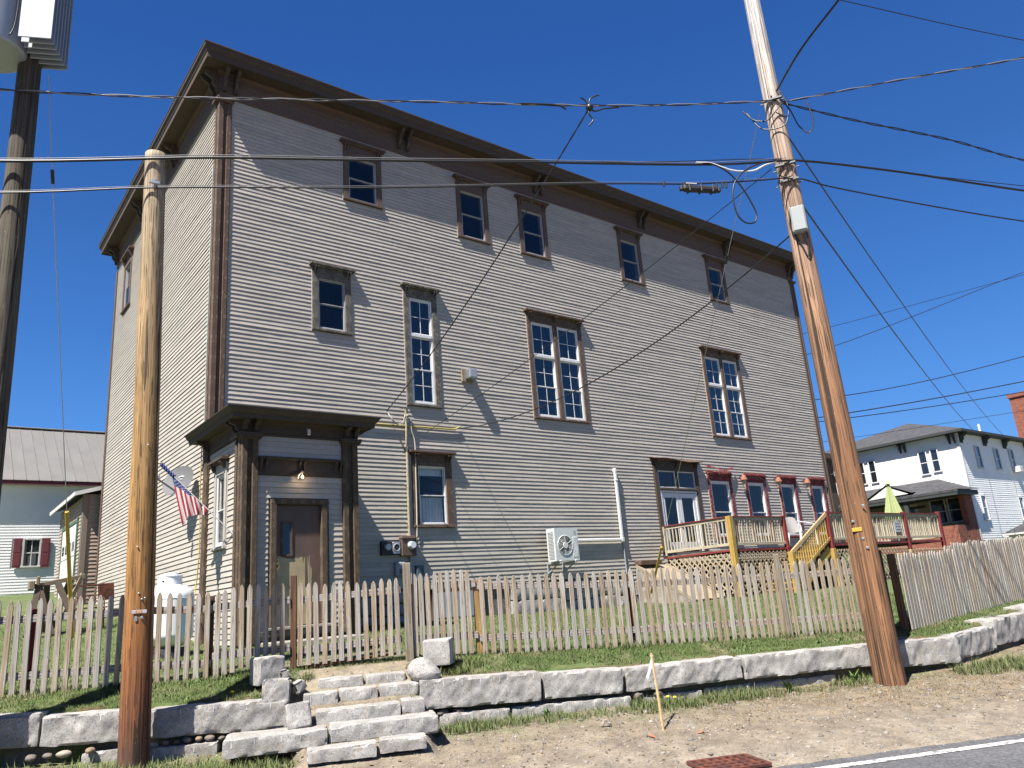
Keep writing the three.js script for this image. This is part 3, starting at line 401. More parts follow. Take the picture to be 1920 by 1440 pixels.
  { const k = new B(); addBrk(k, -(PZ - .1), 3.235, .24, .26, .075, .03); const o = k.mesh('cornice_bracket', M.trimDark, hall); o.rotation.y = Math.PI / 2; o.position.x = PX; }
  // steel door: worn brown paint, its lower half bare to the cream primer
  const W = 384, H = 896; const dt = tex(W, H, (u, v) => { const y = v, drip = .56 + .035 * (fbm(u * 9, 2, 501, 3) - .5) - .10 * Math.max(0, fbm(u * 26, 3, 503, 2) - .52) * 4 * sm(.45, .75, u) , right = .80 + .02 * (fbm(3, v * 20, 505, 2) - .5); let bare = y < drip && u < right && u > .0; if (u > .62 && u < right && y < drip && fbm(u * 30, v * 1.2, 507, 2) > .52 && y > .30) bare = false; const w = fbm(u * 30, v * 70, 509, 3); let c = bare ? mulc([200, 182, 142], .86 + .24 * fbm(u * 5, v * 9, 511, 4)) : mulc([112, 90, 78], .88 + .22 * fbm(u * 4, v * 8, 513, 3)); if (w > .80) c = mixc(c, bare ? [140, 116, 92] : [150, 130, 108], .5); return c; });
  const dm = mat({ map: dt, roughness: .6 });
  const g = new THREE.BoxGeometry(.877, 2.155, .045), uv = g.attributes.uv; const slab = mk('entry_door', g, dm, hall); slab.position.set(1.0525, .6, PZ - .05);
  { const f = new B({ ox: 1 }); f.cbox(-.495, .01, .05, .11, 2.19, .14, .008); f.cbox(.495, .01, .05, .11, 2.19, .14, .008); f.cbox(0, 1.135, .05, 1.10, .09, .145, .008); f.mesh('door_frame', M.trimPorch, slab);
    const wf = new B(); wf.cbox(-.31, .455, .028, .035, .60, .03, .004); wf.cbox(-.125, .455, .028, .035, .60, .03, .004); wf.cbox(-.2175, .755, .028, .22, .035, .031, .004); wf.cbox(-.2175, .155, .028, .22, .035, .031, .004); wf.mesh('vision_frame', M.trimPorch, slab); new B().box(-.293, .172, .023, -.142, .738, .027).mesh('vision_pane', mat({ color: lin(.02, .025, .035), roughness: .05 }), slab);
    const k = new B(); k.geo(new THREE.SphereGeometry(.03, 12, 8), mtx(V(-.39, -.035, .075))); k.cyl(V(-.39, -.035, .02), V(-.39, -.035, .06), .014); k.cbox(-.39, .0, .027, .055, .19, .012, .004); k.geo(new THREE.SphereGeometry(.02, 10, 8), mtx(V(-.39, .06, .04))); k.mesh('door_knob', M.brass, slab);
    for (const y of [-.8, .05, .85]) new B().cyl(V(.437, y - .05, .03), V(.437, y + .05, .03), .01).mesh('hinge', M.rust, slab); }
  new B({ swap: true }).cbox(1.06, -.52, PZ + .05, 1.3, .05, .28, .008).mesh('threshold', M.concrete, hall);
  new B({ swap: true }).cbox(1.06, -.60, PZ + .06, 1.62, .10, .18, .008).mesh('sill_board', M.trimGrey, hall);
  // bulb under the header (lit) and a small white camera
  const lamp = new B(); lamp.cyl(V(1.08, 2.345, PZ + .05), V(1.08, 2.285, PZ + .10), .034, .042); const lm = lamp.mesh('lamp_holder', M.trimDark, hall);
  new B().geo(new THREE.SphereGeometry(.028, 14, 10), mtx(V(1.075, 2.20, PZ + .13))).mesh('lamp_bulb', mat({ color: lin(.9, .8, .6), emissive: lin(1, .72, .36), emissiveIntensity: 1.1, roughness: .4 }), lm);
  new B().geo(new THREE.SphereGeometry(.024, 14, 10), mtx(V(.985, 2.185, PZ + .12))).mesh('lamp_bulb', mat({ color: lin(.75, .75, .72), roughness: .3 }), lm); const arm = new B(); arm.cyl(V(1.08, 2.29, PZ + .10), V(1.075, 2.222, PZ + .125), .016); arm.cyl(V(1.07, 2.29, PZ + .10), V(.988, 2.21, PZ + .118), .014); arm.mesh('lamp_arm', M.whiteMatte, lm);
  const pl2 = new THREE.PointLight(lin(1, .72, .4), .07, 6, 2); pl2.position.set(1.075, 2.19, PZ + .175); pl2.castShadow = true; scene.add(pl2);
  const cam = new B(); cam.cyl(V(1.2, 3.16, PZ + .05), V(1.2, 3.12, PZ + .13), .012); cam.cbox(1.2, 3.07, PZ + .15, .05, .12, .07, .012); tag(cam.mesh('security_camera', M.whiteMatte), 'small white security camera fixed under the porch cornice', 'camera');
}
// the 300 largest clapboards are parts of their walls; the short offcuts round the openings are joined
{ clapPieces.sort((a, c) => c.size - a.size); const rest = new B(); clapPieces.forEach((q, i) => { if (i < 300) { q.b.mesh('clapboard', q.m, q.parent); return; } q.parent.updateMatrix(); const g = q.b.build(); rest.geo(g, q.parent.matrix.clone()); }); stuff(rest.mesh('clapboard_offcuts', M.siding, hall)); }
// french doors and transom onto the deck
{
  const o = FDR, c = new B({ ox: 2 }), T = .05; c.cbox(.08, o.h / 2, T / 2, .16, o.h, T, .006); c.cbox(o.w - .08, o.h / 2, T / 2, .16, o.h, T, .006); const hb = new B({ swap: true }); hb.cbox(o.w / 2, o.h - .15, T / 2 - .003, o.w - .325, .30, T - .004, .005); hb.cbox(o.w / 2, 1.925, .03, o.w - .325, .07, .085, .006); hb.cbox(o.w / 2 + .02, 2.25, .0, .09, .60, .05, .005); for (const k of ['p', 'n', 'u']) c[k].push(...hb[k]);
  const root = c.mesh('french_door', M.trimDark, hall); root.position.set(o.x, o.y, 0);
  const hd = new B({ swap: true }); const N = 10; for (let i = 0; i < N; i++) { const x0 = lerp(-.12, o.w + .14, i / N), x1 = lerp(-.12, o.w + .14, (i + 1) / N), s = x => .03 * Math.sin(x * 3.2) - .02 * x; hd.quad(V(x0, o.h + .06 + s(x0), .2), V(x1, o.h + .06 + s(x1), .2), V(x1, o.h + .11, .0), V(x0, o.h + .11, .0)); hd.quad(V(x0, o.h + .03 + s(x0), .19), V(x1, o.h + .03 + s(x1), .19), V(x1, o.h + .06 + s(x1), .2), V(x0, o.h + .06 + s(x0), .2)); hd.quad(V(x0, o.h + .03, .0), V(x1, o.h + .03, .0), V(x1, o.h + .03 + s(x1), .19), V(x0, o.h + .03 + s(x0), .19)); } hd.mesh('hood', M.trimOld, root);
  for (const x of [.06, .12, o.w / 2, o.w - .12, o.w - .06]) { const b = new B(); addBrk(b, x, o.h, .13, .2, .04, .05); b.mesh('hood_bracket', M.trimDark, root); }
  for (const [a, b] of [[.17, .98], [1.10, o.w - .17]]) { const f = new B(); f.cbox((a + b) / 2, 1.98, .0, b - a, .035, .05, .004); f.cbox((a + b) / 2, 2.485, .0, b - a, .035, .05, .004); f.cbox(a + .018, 2.232, .0, .035, .47, .05, .004); f.cbox(b - .018, 2.232, .0, .035, .47, .05, .004); f.mesh('transom_sash', M.whiteMatte, root); new B().quad(V(a + .03, 1.99, -.018), V(b - .03, 1.99, -.018), V(b - .03, 2.475, -.018), V(a + .03, 2.475, -.018)).mesh('pane', M.glass, root); }
  const jf = new B(); jf.cbox(.21, .94, -.01, .08, 1.88, .09, .006); jf.cbox(o.w - .21, .94, -.01, .08, 1.88, .09, .006); jf.cbox(o.w / 2, 1.85, -.012, o.w - .5, .06, .09, .006); jf.mesh('frame', M.white, root);
  for (const [a, b] of [[.255, 1.035], [1.045, o.w - .255]]) { const l = new B(); l.cbox(a + .06, .93, -.01, .12, 1.75, .045, .006); l.cbox(b - .06, .93, -.01, .12, 1.75, .045, .006); l.cbox((a + b) / 2, 1.735, -.011, b - a - .24, .14, .044, .006); l.cbox((a + b) / 2, .17, -.011, b - a - .24, .24, .044, .006); const lf = l.mesh('door_leaf', M.white, root); new B().quad(V(a + .11, .28, -.01), V(b - .11, .28, -.01), V(b - .11, 1.67, -.01), V(a + .11, 1.67, -.01)).mesh('pane', M.glass, root); }
  const hn = new B(); hn.cbox(1.0, .9, .03, .03, .16, .02, .005); hn.cyl(V(1.0, .9, .04), V(.92, .9, .055), .009); hn.mesh('handle', M.steel, root);
}

// ---------- things fixed to the hall ----------
{ // outdoor unit of a heat pump on its bracket
  const x0 = 8.62, x1 = 9.43, y0 = .545, y1 = 1.385, zf = .56, zb = .24; const o = thing('heat_pump', 'white heat pump outdoor unit bracketed to the clapboard wall', 'heat pump', null, V(x0, y0, 0)); const w = x1 - x0, h = y1 - y0;
  const c = V(w * .42, h * .47, 0), R = .245; const s = new THREE.Shape([new THREE.Vector2(0, 0), new THREE.Vector2(w, 0), new THREE.Vector2(w, h), new THREE.Vector2(0, h)]); const hp = new THREE.Path(); hp.absarc(c.x, c.y, R, 0, Math.PI * 2, true); s.holes.push(hp);
  const b = new B(); b.ext(s, .012, mtx(V(0, 0, zf - .012))); b.box(0, 0, zb, .012, h, zf - .012); b.box(w - .012, 0, zb, w, h, zf - .012); b.box(.012, h - .012, zb, w - .012, h, zf - .012); b.box(.012, 0, zb, w - .012, .012, zf - .012); b.box(.012, .012, zb, w - .012, h - .012, zb + .012); b.mesh('casing', M.hp = mat({ color: lin(.5, .52, .51), roughness: .45 }), o);
  const rim = new B(); rim.geo(new THREE.TorusGeometry(R + .006, .012, 6, 40), mtx(V(c.x, c.y, zf + .004))); rim.mesh('fan_ring', M.hp, o);
  const gr = new B(); for (let k = 0; k < 6; k++) { const a = k * Math.PI / 3 + .52; gr.cyl(V(c.x + .09 * Math.cos(a), c.y + .09 * Math.sin(a), zf + .014), V(c.x + R * Math.cos(a), c.y + R * Math.sin(a), zf + .012), .0065, .0065, 6); } for (let k = 1; k < 9; k++) gr.geo(new THREE.TorusGeometry(.085 + k * .018, .0022, 4, 32), mtx(V(c.x, c.y, zf + .01))); gr.cyl(V(c.x, c.y, zf - .0), V(c.x, c.y, zf + .028), .085, .08, 24); gr.mesh('fan_grille', M.hp, o);
  const fan = new B(); for (let k = 0; k < 4; k++) { const a0 = k * Math.PI / 2, N = 6; for (let i = 0; i < N; i++) { const p = (r, a, z) => V(c.x + r * Math.cos(a), c.y + r * Math.sin(a), zf - .1 + z); const a1 = a0 + i * .2, a2 = a1 + .2; fan.quad(p(.06, a1, i * .012), p(R * .93, a1, i * .012), p(R * .93, a2, i * .012 + .012), p(.06, a2, i * .012 + .012)); } } fan.cyl(V(c.x, c.y, zf - .14), V(c.x, c.y, zf - .02), .07, .07, 16); fan.mesh('fan_blades', mat({ color: lin(.16, .165, .16), roughness: .6 }), o);
  const lv = new B(); for (let k = 0; k < 5; k++) lv.cbox(w - .05 - k * .035, h * .42, zf + .004, .012, h * .62, .01, .002); lv.mesh('side_louvre', M.hp, o); const lg = new B(); for (let i = 0; i < 20; i++) lg.cbox(-.004, .06 + i * .036, (zf + zb) / 2, .01, .02, zf - zb - .1, .002); lg.mesh('side_grille', mat({ color: lin(.3, .31, .31), roughness: .6 }), o);
  const cv = document.createElement('canvas'); cv.width = 128; cv.height = 160; const x = cv.getContext('2d'); x.fillStyle = '#d2d4d3'; x.fillRect(0, 0, 128, 160); x.fillStyle = '#c8262c'; const dia = (a, e) => { x.beginPath(); x.moveTo(a, e - 20); x.lineTo(a + 13, e); x.lineTo(a, e + 20); x.lineTo(a - 13, e); x.fill(); }; dia(64, 26); x.save(); x.translate(64, 46); for (const q of [2.094, -2.094]) { x.save(); x.rotate(q); x.beginPath(); x.moveTo(0, -40); x.lineTo(13, -20); x.lineTo(0, 0); x.lineTo(-13, -20); x.fill(); x.restore(); } x.restore(); x.fillStyle = '#70757a'; x.font = 'bold 17px sans-serif'; x.textAlign = 'center'; x.fillText('MITSUBISHI', 64, 100); x.fillText('ELECTRIC', 64, 122); const ct = new THREE.CanvasTexture(cv); ct.colorSpace = THREE.SRGBColorSpace;
  const bd = mk('badge', new THREE.PlaneGeometry(.085, .106), mat({ map: ct, roughness: .5 }), o); bd.position.set(w - .10, h - .12, zf + .003); new B().cbox(w - .075, h - .27, zf + .004, .06, .025, .006, .002).mesh('model_plate', M.black, o);
  const br = new B(); for (const q of [.14, w - .14]) { br.cbox(q, -.035, .3, .05, .05, .55, .005); br.cbox(q, -.16, .03, .05, .3, .04, .005); br.bar(V(q, -.28, .04), V(q, -.05, .48), .03, .03); } br.mesh('wall_bracket', M.greyPaint, o); const ft = new B(); for (const q of [.14, w - .14]) ft.cbox(q, .0, zf - .02, .07, .03, .08, .01); ft.mesh('foot', M.whiteMatte, o);
}
{ // white line-set cover running off the heat pump and up the wall
  const b = new B(); b.cbox(10.51, 1.10, .08, 2.14, .085, .075, .02); b.cbox(11.585, 2.10, .08, .095, 2.0, .078, .02); b.cbox(11.585, 1.10, .081, .13, .13, .09, .02); b.cbox(11.585, 3.1, .07, .11, .14, .11, .03); b.cbox(11.588, 2.82, .082, .115, .05, .092, .01);
  tag(b.mesh('line_cover', M.white), 'white plastic pipe cover climbing the wall beside the heat pump', 'pipe cover');
  const c = new B(); c.cyl(V(11.64, 1.05, .05), V(11.66, -.5, .05), .02); tag(c.mesh('drain_pipe', M.greyPaint), 'thin grey pipe below the white pipe cover', 'pipe');
}
{ // electric service: conduits, meters, grey boxes
  const b = new B(); b.cyl(V(4.58, 1.28, .07), V(4.61, 4.1, .07), .032); b.geo(new THREE.SphereGeometry(.06, 12, 10), mtx(V(4.61, 4.16, .09))); b.cyl(V(4.61, 4.1, .07), V(4.60, 4.34, .1), .028, .05); for (const y of [1.6, 2.5, 3.4]) b.cbox(4.59, y, .03, .11, .03, .07, .005); b.cyl(V(4.575, 1.26, .07), V(4.575, 1.34, .07), .055); tag(b.mesh('service_conduit', mat({ map: peel([196, 186, 158], [150, 136, 110], .2, 601), roughness: .7 })), 'cream service conduit with weatherhead left of the ground floor window', 'conduit');
  const c = new B(); c.tube([V(4.72, 4.1, .1), V(4.75, 3.8, .08), V(4.82, 3.6, .07), V(4.82, 2.6, .07), V(4.80, 1.6, .07), V(4.79, 1.2, .06)], .016, 6, 60); tag(c.mesh('service_cable', mat({ color: lin(.42, .38, .3), roughness: .8 })), 'tan cable hanging down beside the cream conduit', 'cable');
  const o = thing('electric_meter', 'brown meter box with round glass meter under the conduit', 'meter', null, V(4.36, .86, .0)); new B().cbox(.16, .19, .08, .38, .46, .16, .012).mesh('box', M.trim, o); new B().cbox(.17, .37, .085, .42, .04, .20, .01).mesh('lid', M.trim, o); new B().cyl(V(.20, .20, .16), V(.20, .20, .28), .085, .075, 20).mesh('meter_glass', mat({ color: lin(.55, .58, .6), roughness: .12 }), o); new B().cyl(V(.20, .20, .155), V(.20, .20, .175), .1, .1, 20).mesh('ring', M.steel, o);
  const p = thing('meter_panel', 'dark double meter socket panel in porch shadow beside the meter', 'meter panel', null, V(3.84, .88, 0)); new B().cbox(.24, .13, .05, .5, .31, .1, .01).mesh('panel', M.black, p); new B().cyl(V(.13, .15, .1), V(.13, .15, .18), .078, .07, 20).mesh('meter_glass', mat({ color: lin(.42, .43, .42), roughness: .2 }), p); new B().cbox(.37, .13, .105, .2, .27, .02, .01).mesh('cover', M.steel, p); new B().geo(new THREE.TorusGeometry(.078, .014, 8, 24), mtx(V(.37, .14, .12))).mesh('ring', M.greyPaint, p); new B().cyl(V(.37, .14, .11), V(.37, .14, .125), .07, .07, 20).mesh('blank_plate', M.black, p);
  const q = thing('junction_box', 'grey louvred plastic box on the shaded clapboards below the meters', 'utility box', null, V(4.17, .38, 0)); new B().cbox(.15, .155, .05, .29, .31, .1, .02).mesh('cover', M.greyPaint, q); const lv = new B(); for (let i = 0; i < 6; i++) lv.cbox(.11 + i * .028, .1, .102, .012, .12, .01, .002); lv.mesh('louvre', M.black, q); new B().cbox(.15, .25, .106, .25, .02, .02, .004).mesh('lip', M.greyPaint, q);
  const r = new B(); r.cbox(4.83, .42, .05, .2, .36, .1, .01); tag(r.mesh('telephone_box', mat({ color: lin(.06, .09, .12), roughness: .6 })), 'dark blue box on the wall behind the weathered fence post', 'utility box');
  const g = new B(); g.cyl(V(4.60, .86, .05), V(4.60, -.7, .06), .03); tag(g.mesh('ground_conduit', M.greyPaint), 'grey conduit running from the meter to the ground', 'conduit');
}
{ // yellow pipe along the wall
  const b = new B(); b.cyl(V(2.9, 3.905, .06), V(6.02, 3.945, .06), .022); b.cyl(V(6.02, 3.945, .06), V(6.19, 4.02, .06), .022); b.geo(new THREE.SphereGeometry(.03, 8, 6), mtx(V(6.02, 3.945, .06))); tag(b.mesh('yellow_pipe', M.yellowPipe), 'yellow pipe running level along the clapboards above the ground floor window', 'pipe');
  const c = new B(); c.tube([V(-.06, 3.62, .06), V(.1, 3.63, .085), V(.27, 3.66, .07)], .012, 6, 20); c.tube([V(-.055, 3.62, .04), V(-.11, 3.3, -.12), V(-.12, 2.4, -.16), V(-.1, 1.0, -.16), V(-.14, .3, -.2), V(-.35, -.1, .3), V(-.75, .0, 1.2)], .011, 6, 60); tag(c.mesh('extension_cord', M.yellow), 'yellow cord tied round the corner board and hanging by the flag', 'cord');
}
{ // square exhaust hood on a wooden block
  const o = thing('wall_vent', 'grey metal vent hood on a wooden block between the upper windows', 'vent', null, V(6.36, 5.26, 0)); new B().cbox(.16, .155, .04, .36, .33, .08, .008).mesh('block', M.postGrey, o); const h = new B(); h.cbox(.19, .18, .19, .25, .25, .22, .01); h.mesh('hood', M.alu, o); new B().cbox(.19, .18, .305, .2, .2, .012, .004).mesh('flap', M.greyPaint, o);
}
for (const [i, x] of [17.61, 19.62, 21.43].entries()) { const o = thing('wall_lamp', ['terracotta wall lamp between the first and second red windows', 'terracotta wall lamp between the second and third red windows', 'terracotta wall lamp left of the last red window'][i], 'wall lamp', 'lamps between the red windows', V(x, 2.95, 0)); const l = new B(); l.geo(new THREE.LatheGeometry([new THREE.Vector2(.02, .17), new THREE.Vector2(.06, .15), new THREE.Vector2(.09, .08), new THREE.Vector2(.115, .03), new THREE.Vector2(.12, .0)], 18), mtx(V(0, .05, .2))); l.mesh('shade', mat({ color: lin(.22, .085, .05), roughness: .8 }), o); new B().cyl(V(0, .17, 0), V(0, .2, .19), .016).mesh('arm', M.rust, o); new B().geo(new THREE.LatheGeometry([new THREE.Vector2(.0, -.13), new THREE.Vector2(.06, -.11), new THREE.Vector2(.075, -.03), new THREE.Vector2(.07, .03)], 14), mtx(V(0, .05, .2))).mesh('glass_globe', mat({ color: lin(.28, .25, .19), roughness: .2 }), o); }
{ // a strip of red trim peeling off above the first red window
  const b = new B(); const P = [[0, .10, .08], [.25, .06, .14], [.55, -.02, .18], [.85, -.03, .16], [1.15, .02, .12], [1.4, .10, .08]]; for (let i = 0; i < 5; i++) { const [x, y, z] = P[i], [x2, y2, z2] = P[i + 1]; b.quad(V(15.85 + x, 3.36 + y, z), V(15.85 + x2, 3.36 + y2, z2), V(15.85 + x2, 3.30 + y2, z2 + .03), V(15.85 + x, 3.30 + y, z + .03)); b.quad(V(15.85 + x, 3.36 + y, z), V(15.85 + x, 3.35 + y, z - .015), V(15.85 + x2, 3.35 + y2, z2 - .015), V(15.85 + x2, 3.36 + y2, z2)); } tag(b.mesh('loose_trim_strip', M.trimRed), 'red trim strip curling away above the first red window', 'trim strip');
}
{ // dish
  const o = thing('satellite_dish', 'grey satellite dish on the side wall behind the flag', 'satellite dish', null, V(-.32, 2.55, -.9)); const d = new THREE.LatheGeometry(Array.from({ length: 9 }, (_, i) => new THREE.Vector2(i / 8 * .36, .075 * (i / 8) ** 2)), 32); d.scale(1, 1, 1.12); const q = V(-.72, .42, .45).normalize(), m = new THREE.Matrix4().makeRotationFromQuaternion(new THREE.Quaternion().setFromUnitVectors(V(0, 1, 0), q)); new B().geo(d, m).mesh('reflector', mat({ color: lin(.09, .092, .095), roughness: .7 }), o);
  const l = new B(); l.bar(V(.02, -.28, .06), V(-.52, .03, .22), .03, .03); l.mesh('arm', M.greyPaint, o); new B().cbox(-.55, .05, .23, .16, .09, .1, .015).mesh('receiver', M.greyPaint, o); const k = new B(); k.cyl(V(.31, -.3, -.1), V(.1, -.28, -.06), .022); k.cyl(V(.1, -.28, -.06), V(.02, -.02, -.02), .022); k.mesh('mount', M.steel, o);
  const e = new B(); const zz = V(0, 0, 1), ax = q.clone(), sx = V().crossVectors(V(0, 1, 0), ax).normalize(), sy = V().crossVectors(ax, sx); for (const [a, c, f, g] of [[-.06, .1, .0, .16], [.0, .16, .06, .1], [-.08, .13, .08, .13], [-.03, .07, .05, .06]]) e.bar(sx.clone().multiplyScalar(a).addScaledVector(sy, c).addScaledVector(ax, .028), sx.clone().multiplyScalar(f).addScaledVector(sy, g).addScaledVector(ax, .028), .008, .003, ax); e.mesh('dish_emblem', M.white, o);
}
{ // flag on a slanted pole from the porch corner; hoist along the pole, the fly hanging in folds
  const o = thing('flag', 'stars and stripes flag hanging from a slanted pole on the porch corner', 'flag', null, V(-.02, 1.21, 1.6), -.655); const tip = V(-1.395, 1.416, 0); new B().cyl(V(0, 0, 0), tip, .011, .009, 8).mesh('flag_pole', M.steel, o); new B().geo(new THREE.SphereGeometry(.022, 8, 6), mtx(tip)).mesh('finial', M.brass, o); const mb = new B(); mb.cyl(V(.0, .0, 0), V(-.08, .075, 0), .02); mb.cbox(.01, .0, 0, .02, .12, .05, .004); mb.mesh('pole_socket', M.steel, o);
  const fu = new B(); for (let k = 0; k < 2; k++) { const p = []; for (let i = 0; i < 22; i++) { const t = lerp(.985, .80, i / 21), a = i * .9 + k * 3.1; p.push(V(tip.x * t + .018 * Math.cos(a), tip.y * t + .018 * Math.cos(a), .018 * Math.sin(a))); } fu.tube(p, .016, 6, 60); } fu.mesh('rolled_cloth', mat({ color: lin(.03, .045, .16), roughness: .9 }), o);
  const cv = document.createElement('canvas'); cv.width = 512; cv.height = 512; const x = cv.getContext('2d'); for (let i = 0; i < 13; i++) { x.fillStyle = i % 2 ? '#e6e0de' : '#a8202e'; x.fillRect(i * 512 / 13, 0, 512 / 13 + 1, 512); } x.fillStyle = '#1c2f70'; x.fillRect(0, 0, 7 * 512 / 13, 84); x.fillStyle = '#f0f0f0'; for (let a = 0; a < 6; a++) for (let b = 0; b < 5; b++) { x.save(); x.translate(24 + a * 45 + (b % 2) * 22, 10 + b * 16); x.beginPath(); for (let k = 0; k < 10; k++) { const r = k % 2 ? 3.4 : 8, q = k * Math.PI / 5 - Math.PI / 2; x.lineTo(r * Math.cos(q), r * Math.sin(q)); } x.fill(); x.restore(); } const ft = new THREE.CanvasTexture(cv); ft.colorSpace = THREE.SRGBColorSpace;
  const NU = 40, NV = 22, P = [], U = [], ix = []; for (let j = 0; j <= NV; j++) for (let i = 0; i <= NU; i++) { const u = i / NU, v = j / NV; const t0 = V(lerp(-1.164, -.491, u), lerp(1.18, .50, u), 0); const by = pw(u, [0, .207], [.12, .24], [.2, .37], [.6, .40], [1, .38]), bx = pw(u, [0, -.898], [.2, -.84], [1, -.50]); const w = Math.pow(v, .9); const X = lerp(t0.x, bx, w), Y = lerp(t0.y, by, w) - .02 * Math.sin(v * 3.14) * (1 - u), Z = (.01 + .03 * v) * Math.sin(u * 21 + v * 1.4) + .05 * v * Math.sin(u * 5 + 1); P.push(X, Y, Z); U.push(u * 1.0, 1 - v); }
  for (let j = 0; j < NV; j++) for (let i = 0; i < NU; i++) { const a = j * (NU + 1) + i; ix.push(a, a + NU + 1, a + 1, a + 1, a + NU + 1, a + NU + 2); } const g = new THREE.BufferGeometry(); g.setAttribute('position', new THREE.Float32BufferAttribute(P, 3)); g.setAttribute('uv', new THREE.Float32BufferAttribute(U, 2)); g.setIndex(ix); g.computeVertexNormals(); mk('flag_cloth', g, new THREE.MeshPhysicalMaterial({ map: ft, color: lin(.8, .8, .8), roughness: 1, transmission: .3, thickness: 0, side: THREE.DoubleSide }), o);
}

// ---------- deck, bulkhead and yard things ----------
{
  const o = thing('wooden_deck', 'raised deck with cream balusters, red posts and lattice skirt along the hall', 'deck'); const F = .58, RT = 1.42, RB = .70;
  new B().box(13.42, F - .04, .06, 16.64, F, 2.46).mesh('deck_floor', M.trimGrey, o); new B().box(16.66, F - .04, .06, 23.8, F, 3.46).mesh('deck_floor', M.trimGrey, o);
  const rim = (a, b) => { const q = new B({ swap: true }); q.bar(V(a[0], F - .06, a[1]), V(b[0], F - .045, b[1]), .04, .055, V(0, 1, 0), .004); q.mesh('rim_board', M.redPaint, o); };
  rim([13.4, .06], [13.4, 2.5]); rim([13.42, 2.5], [16.64, 2.5]); rim([16.68, 3.5], [23.8, 3.5]); rim([23.8, .06], [23.8, 3.5]); rim([16.65, 2.5], [16.65, 3.48]);
  const bg = [0, 1, 2].map(k => { const q = new B({ ox: k * .3, oy: k * .7 }); q.cbox(0, (RT + RB) / 2, 0, .038, RT - RB - .06, .038, .004); return q.build(); });
  const rail = (a, b) => { const A = V(a[0], 0, a[1]), E = V(b[0], 0, b[1]), d = E.clone().sub(A), L = d.length(), dir = d.clone().normalize(); const up = y => [A.clone().setY(y), E.clone().setY(y)]; let q = new B({ swap: true }); q.bar(...up(RT - .02), .05, .09, V(0, 1, 0), .006); q.mesh('top_rail', M.cream, o); q = new B({ swap: true }); q.bar(...up(RT + .038), .12, .026, V(0, 1, 0), .005); q.mesh('rail_cap', M.redPaint, o); q = new B({ swap: true }); q.bar(...up(RB), .05, .08, V(0, 1, 0), .006); q.mesh('bottom_rail', M.cream, o);
    const n = Math.floor(L / .118); for (let i = 0; i < n; i++) { const m = mk('baluster', bg[i % 3], M.cream, o), t = (i + .5) / n; m.position.copy(A).lerp(E, t); m.rotation.y = Math.atan2(dir.x, dir.z); m.rotation.z = rr(-.012, .012); } };
  rail([13.4, .12], [13.4, 2.43]); rail([13.48, 2.5], [15.92, 2.5]); rail([16.8, 3.5], [21.24, 3.5]); rail([21.4, 3.5], [23.7, 3.5]); rail([23.8, .1], [23.8, 3.42]);
  const post = (x, z, y0, y1, m, w = .12) => new B({ ox: rr(0, 3), oy: rr(0, 3) }).cbox(x, (y0 + y1) / 2, z, w, y1 - y0, w, .008).mesh('post', m, o);
  post(13.4, 2.5, -.95, 1.47, M.ptYellow, .15); post(13.4, .08, F, 1.45, M.cream, .06); post(15.98, 2.5, .42, 1.50, M.redPaint); post(16.7, 3.5, .42, 1.50, M.redPaint); post(16.7, 3.5, -1, .418, M.ptYellow, .15); post(21.32, 3.5, .3, 1.52, M.redPaint); post(21.32, 3.5, -1, .298, M.ptTan, .12); post(23.8, 3.5, .35, 1.54, M.redPaint); post(23.8, 3.5, -1, .348, M.ptTan, .12); post(15.98, 2.5, -1, .418, M.ptYellow, .12);
  const lattice = (a, b, y0, y1) => { const A = V(a[0], 0, a[1]), E = V(b[0], 0, b[1]), L = A.distanceTo(E), dir = E.clone().sub(A).normalize(), q = new B(), H = y1 - y0, nrm = V(dir.z, 0, -dir.x), P = (x, y, z) => A.clone().addScaledVector(dir, x).addScaledVector(nrm, z).setY(y0 + y); for (const sgn of [1, -1]) for (let c = -H; c < L + H; c += .19) { let x0 = c, x1 = c + H, ya = 0, yb = H; if (x0 < 0) { ya = -x0; x0 = 0; } if (x1 > L) { yb -= x1 - L; x1 = L; } if (x1 - x0 < .03) continue; const p = sgn > 0 ? [P(x0, ya, .006), P(x1, yb, .006)] : [P(x0, H - ya, -.006), P(x1, H - yb, -.006)]; q.bar(p[0], p[1], .009, .042, V().crossVectors(p[1].clone().sub(p[0]), nrm).normalize()); } stuff(q.mesh('lattice_panel', M.lattice, o)); };
  lattice([13.41, .1], [13.41, 2.42], -.62, .47); lattice([13.5, 2.51], [15.9, 2.51], -.66, .47); lattice([16.8, 3.51], [21.24, 3.51], -.72, .38); lattice([21.4, 3.51], [23.7, 3.51], -.6, .30);
  for (let k = 0; k < 8; k++) { const x = 16.62 - .29 * k, y = F - .17 * (k + 1); new B({ swap: true }).cbox(x - .15, y, 3.0, .29, .036, .92, .006).mesh('tread', M.ptYellow, o); new B({ swap: true }).cbox(x - .01, y + .085, 3.0, .02, .12, .9, .003).mesh('riser', M.trimDark, o); }
  for (const z of [2.56, 3.45]) { const q = new B({ swap: true }); q.bar(V(16.62, F - .2, z), V(14.35, -.93, z), .04, .24); q.mesh('stringer', M.ptYellow, o); }
  post(14.6, 3.5, -.95, .38, M.ptYellow, .15); const hr = new B({ swap: true }); hr.bar(V(16.66, 1.42, 3.5), V(14.6, .34, 3.5), .05, .12, V(0, 1, 0), .008); hr.mesh('handrail', M.ptTan, o); const lr = new B({ swap: true }); lr.bar(V(16.66, .72, 3.5), V(14.66, -.33, 3.5), .04, .08, V(0, 1, 0), .006); lr.mesh('lower_handrail', M.ptYellow, o);
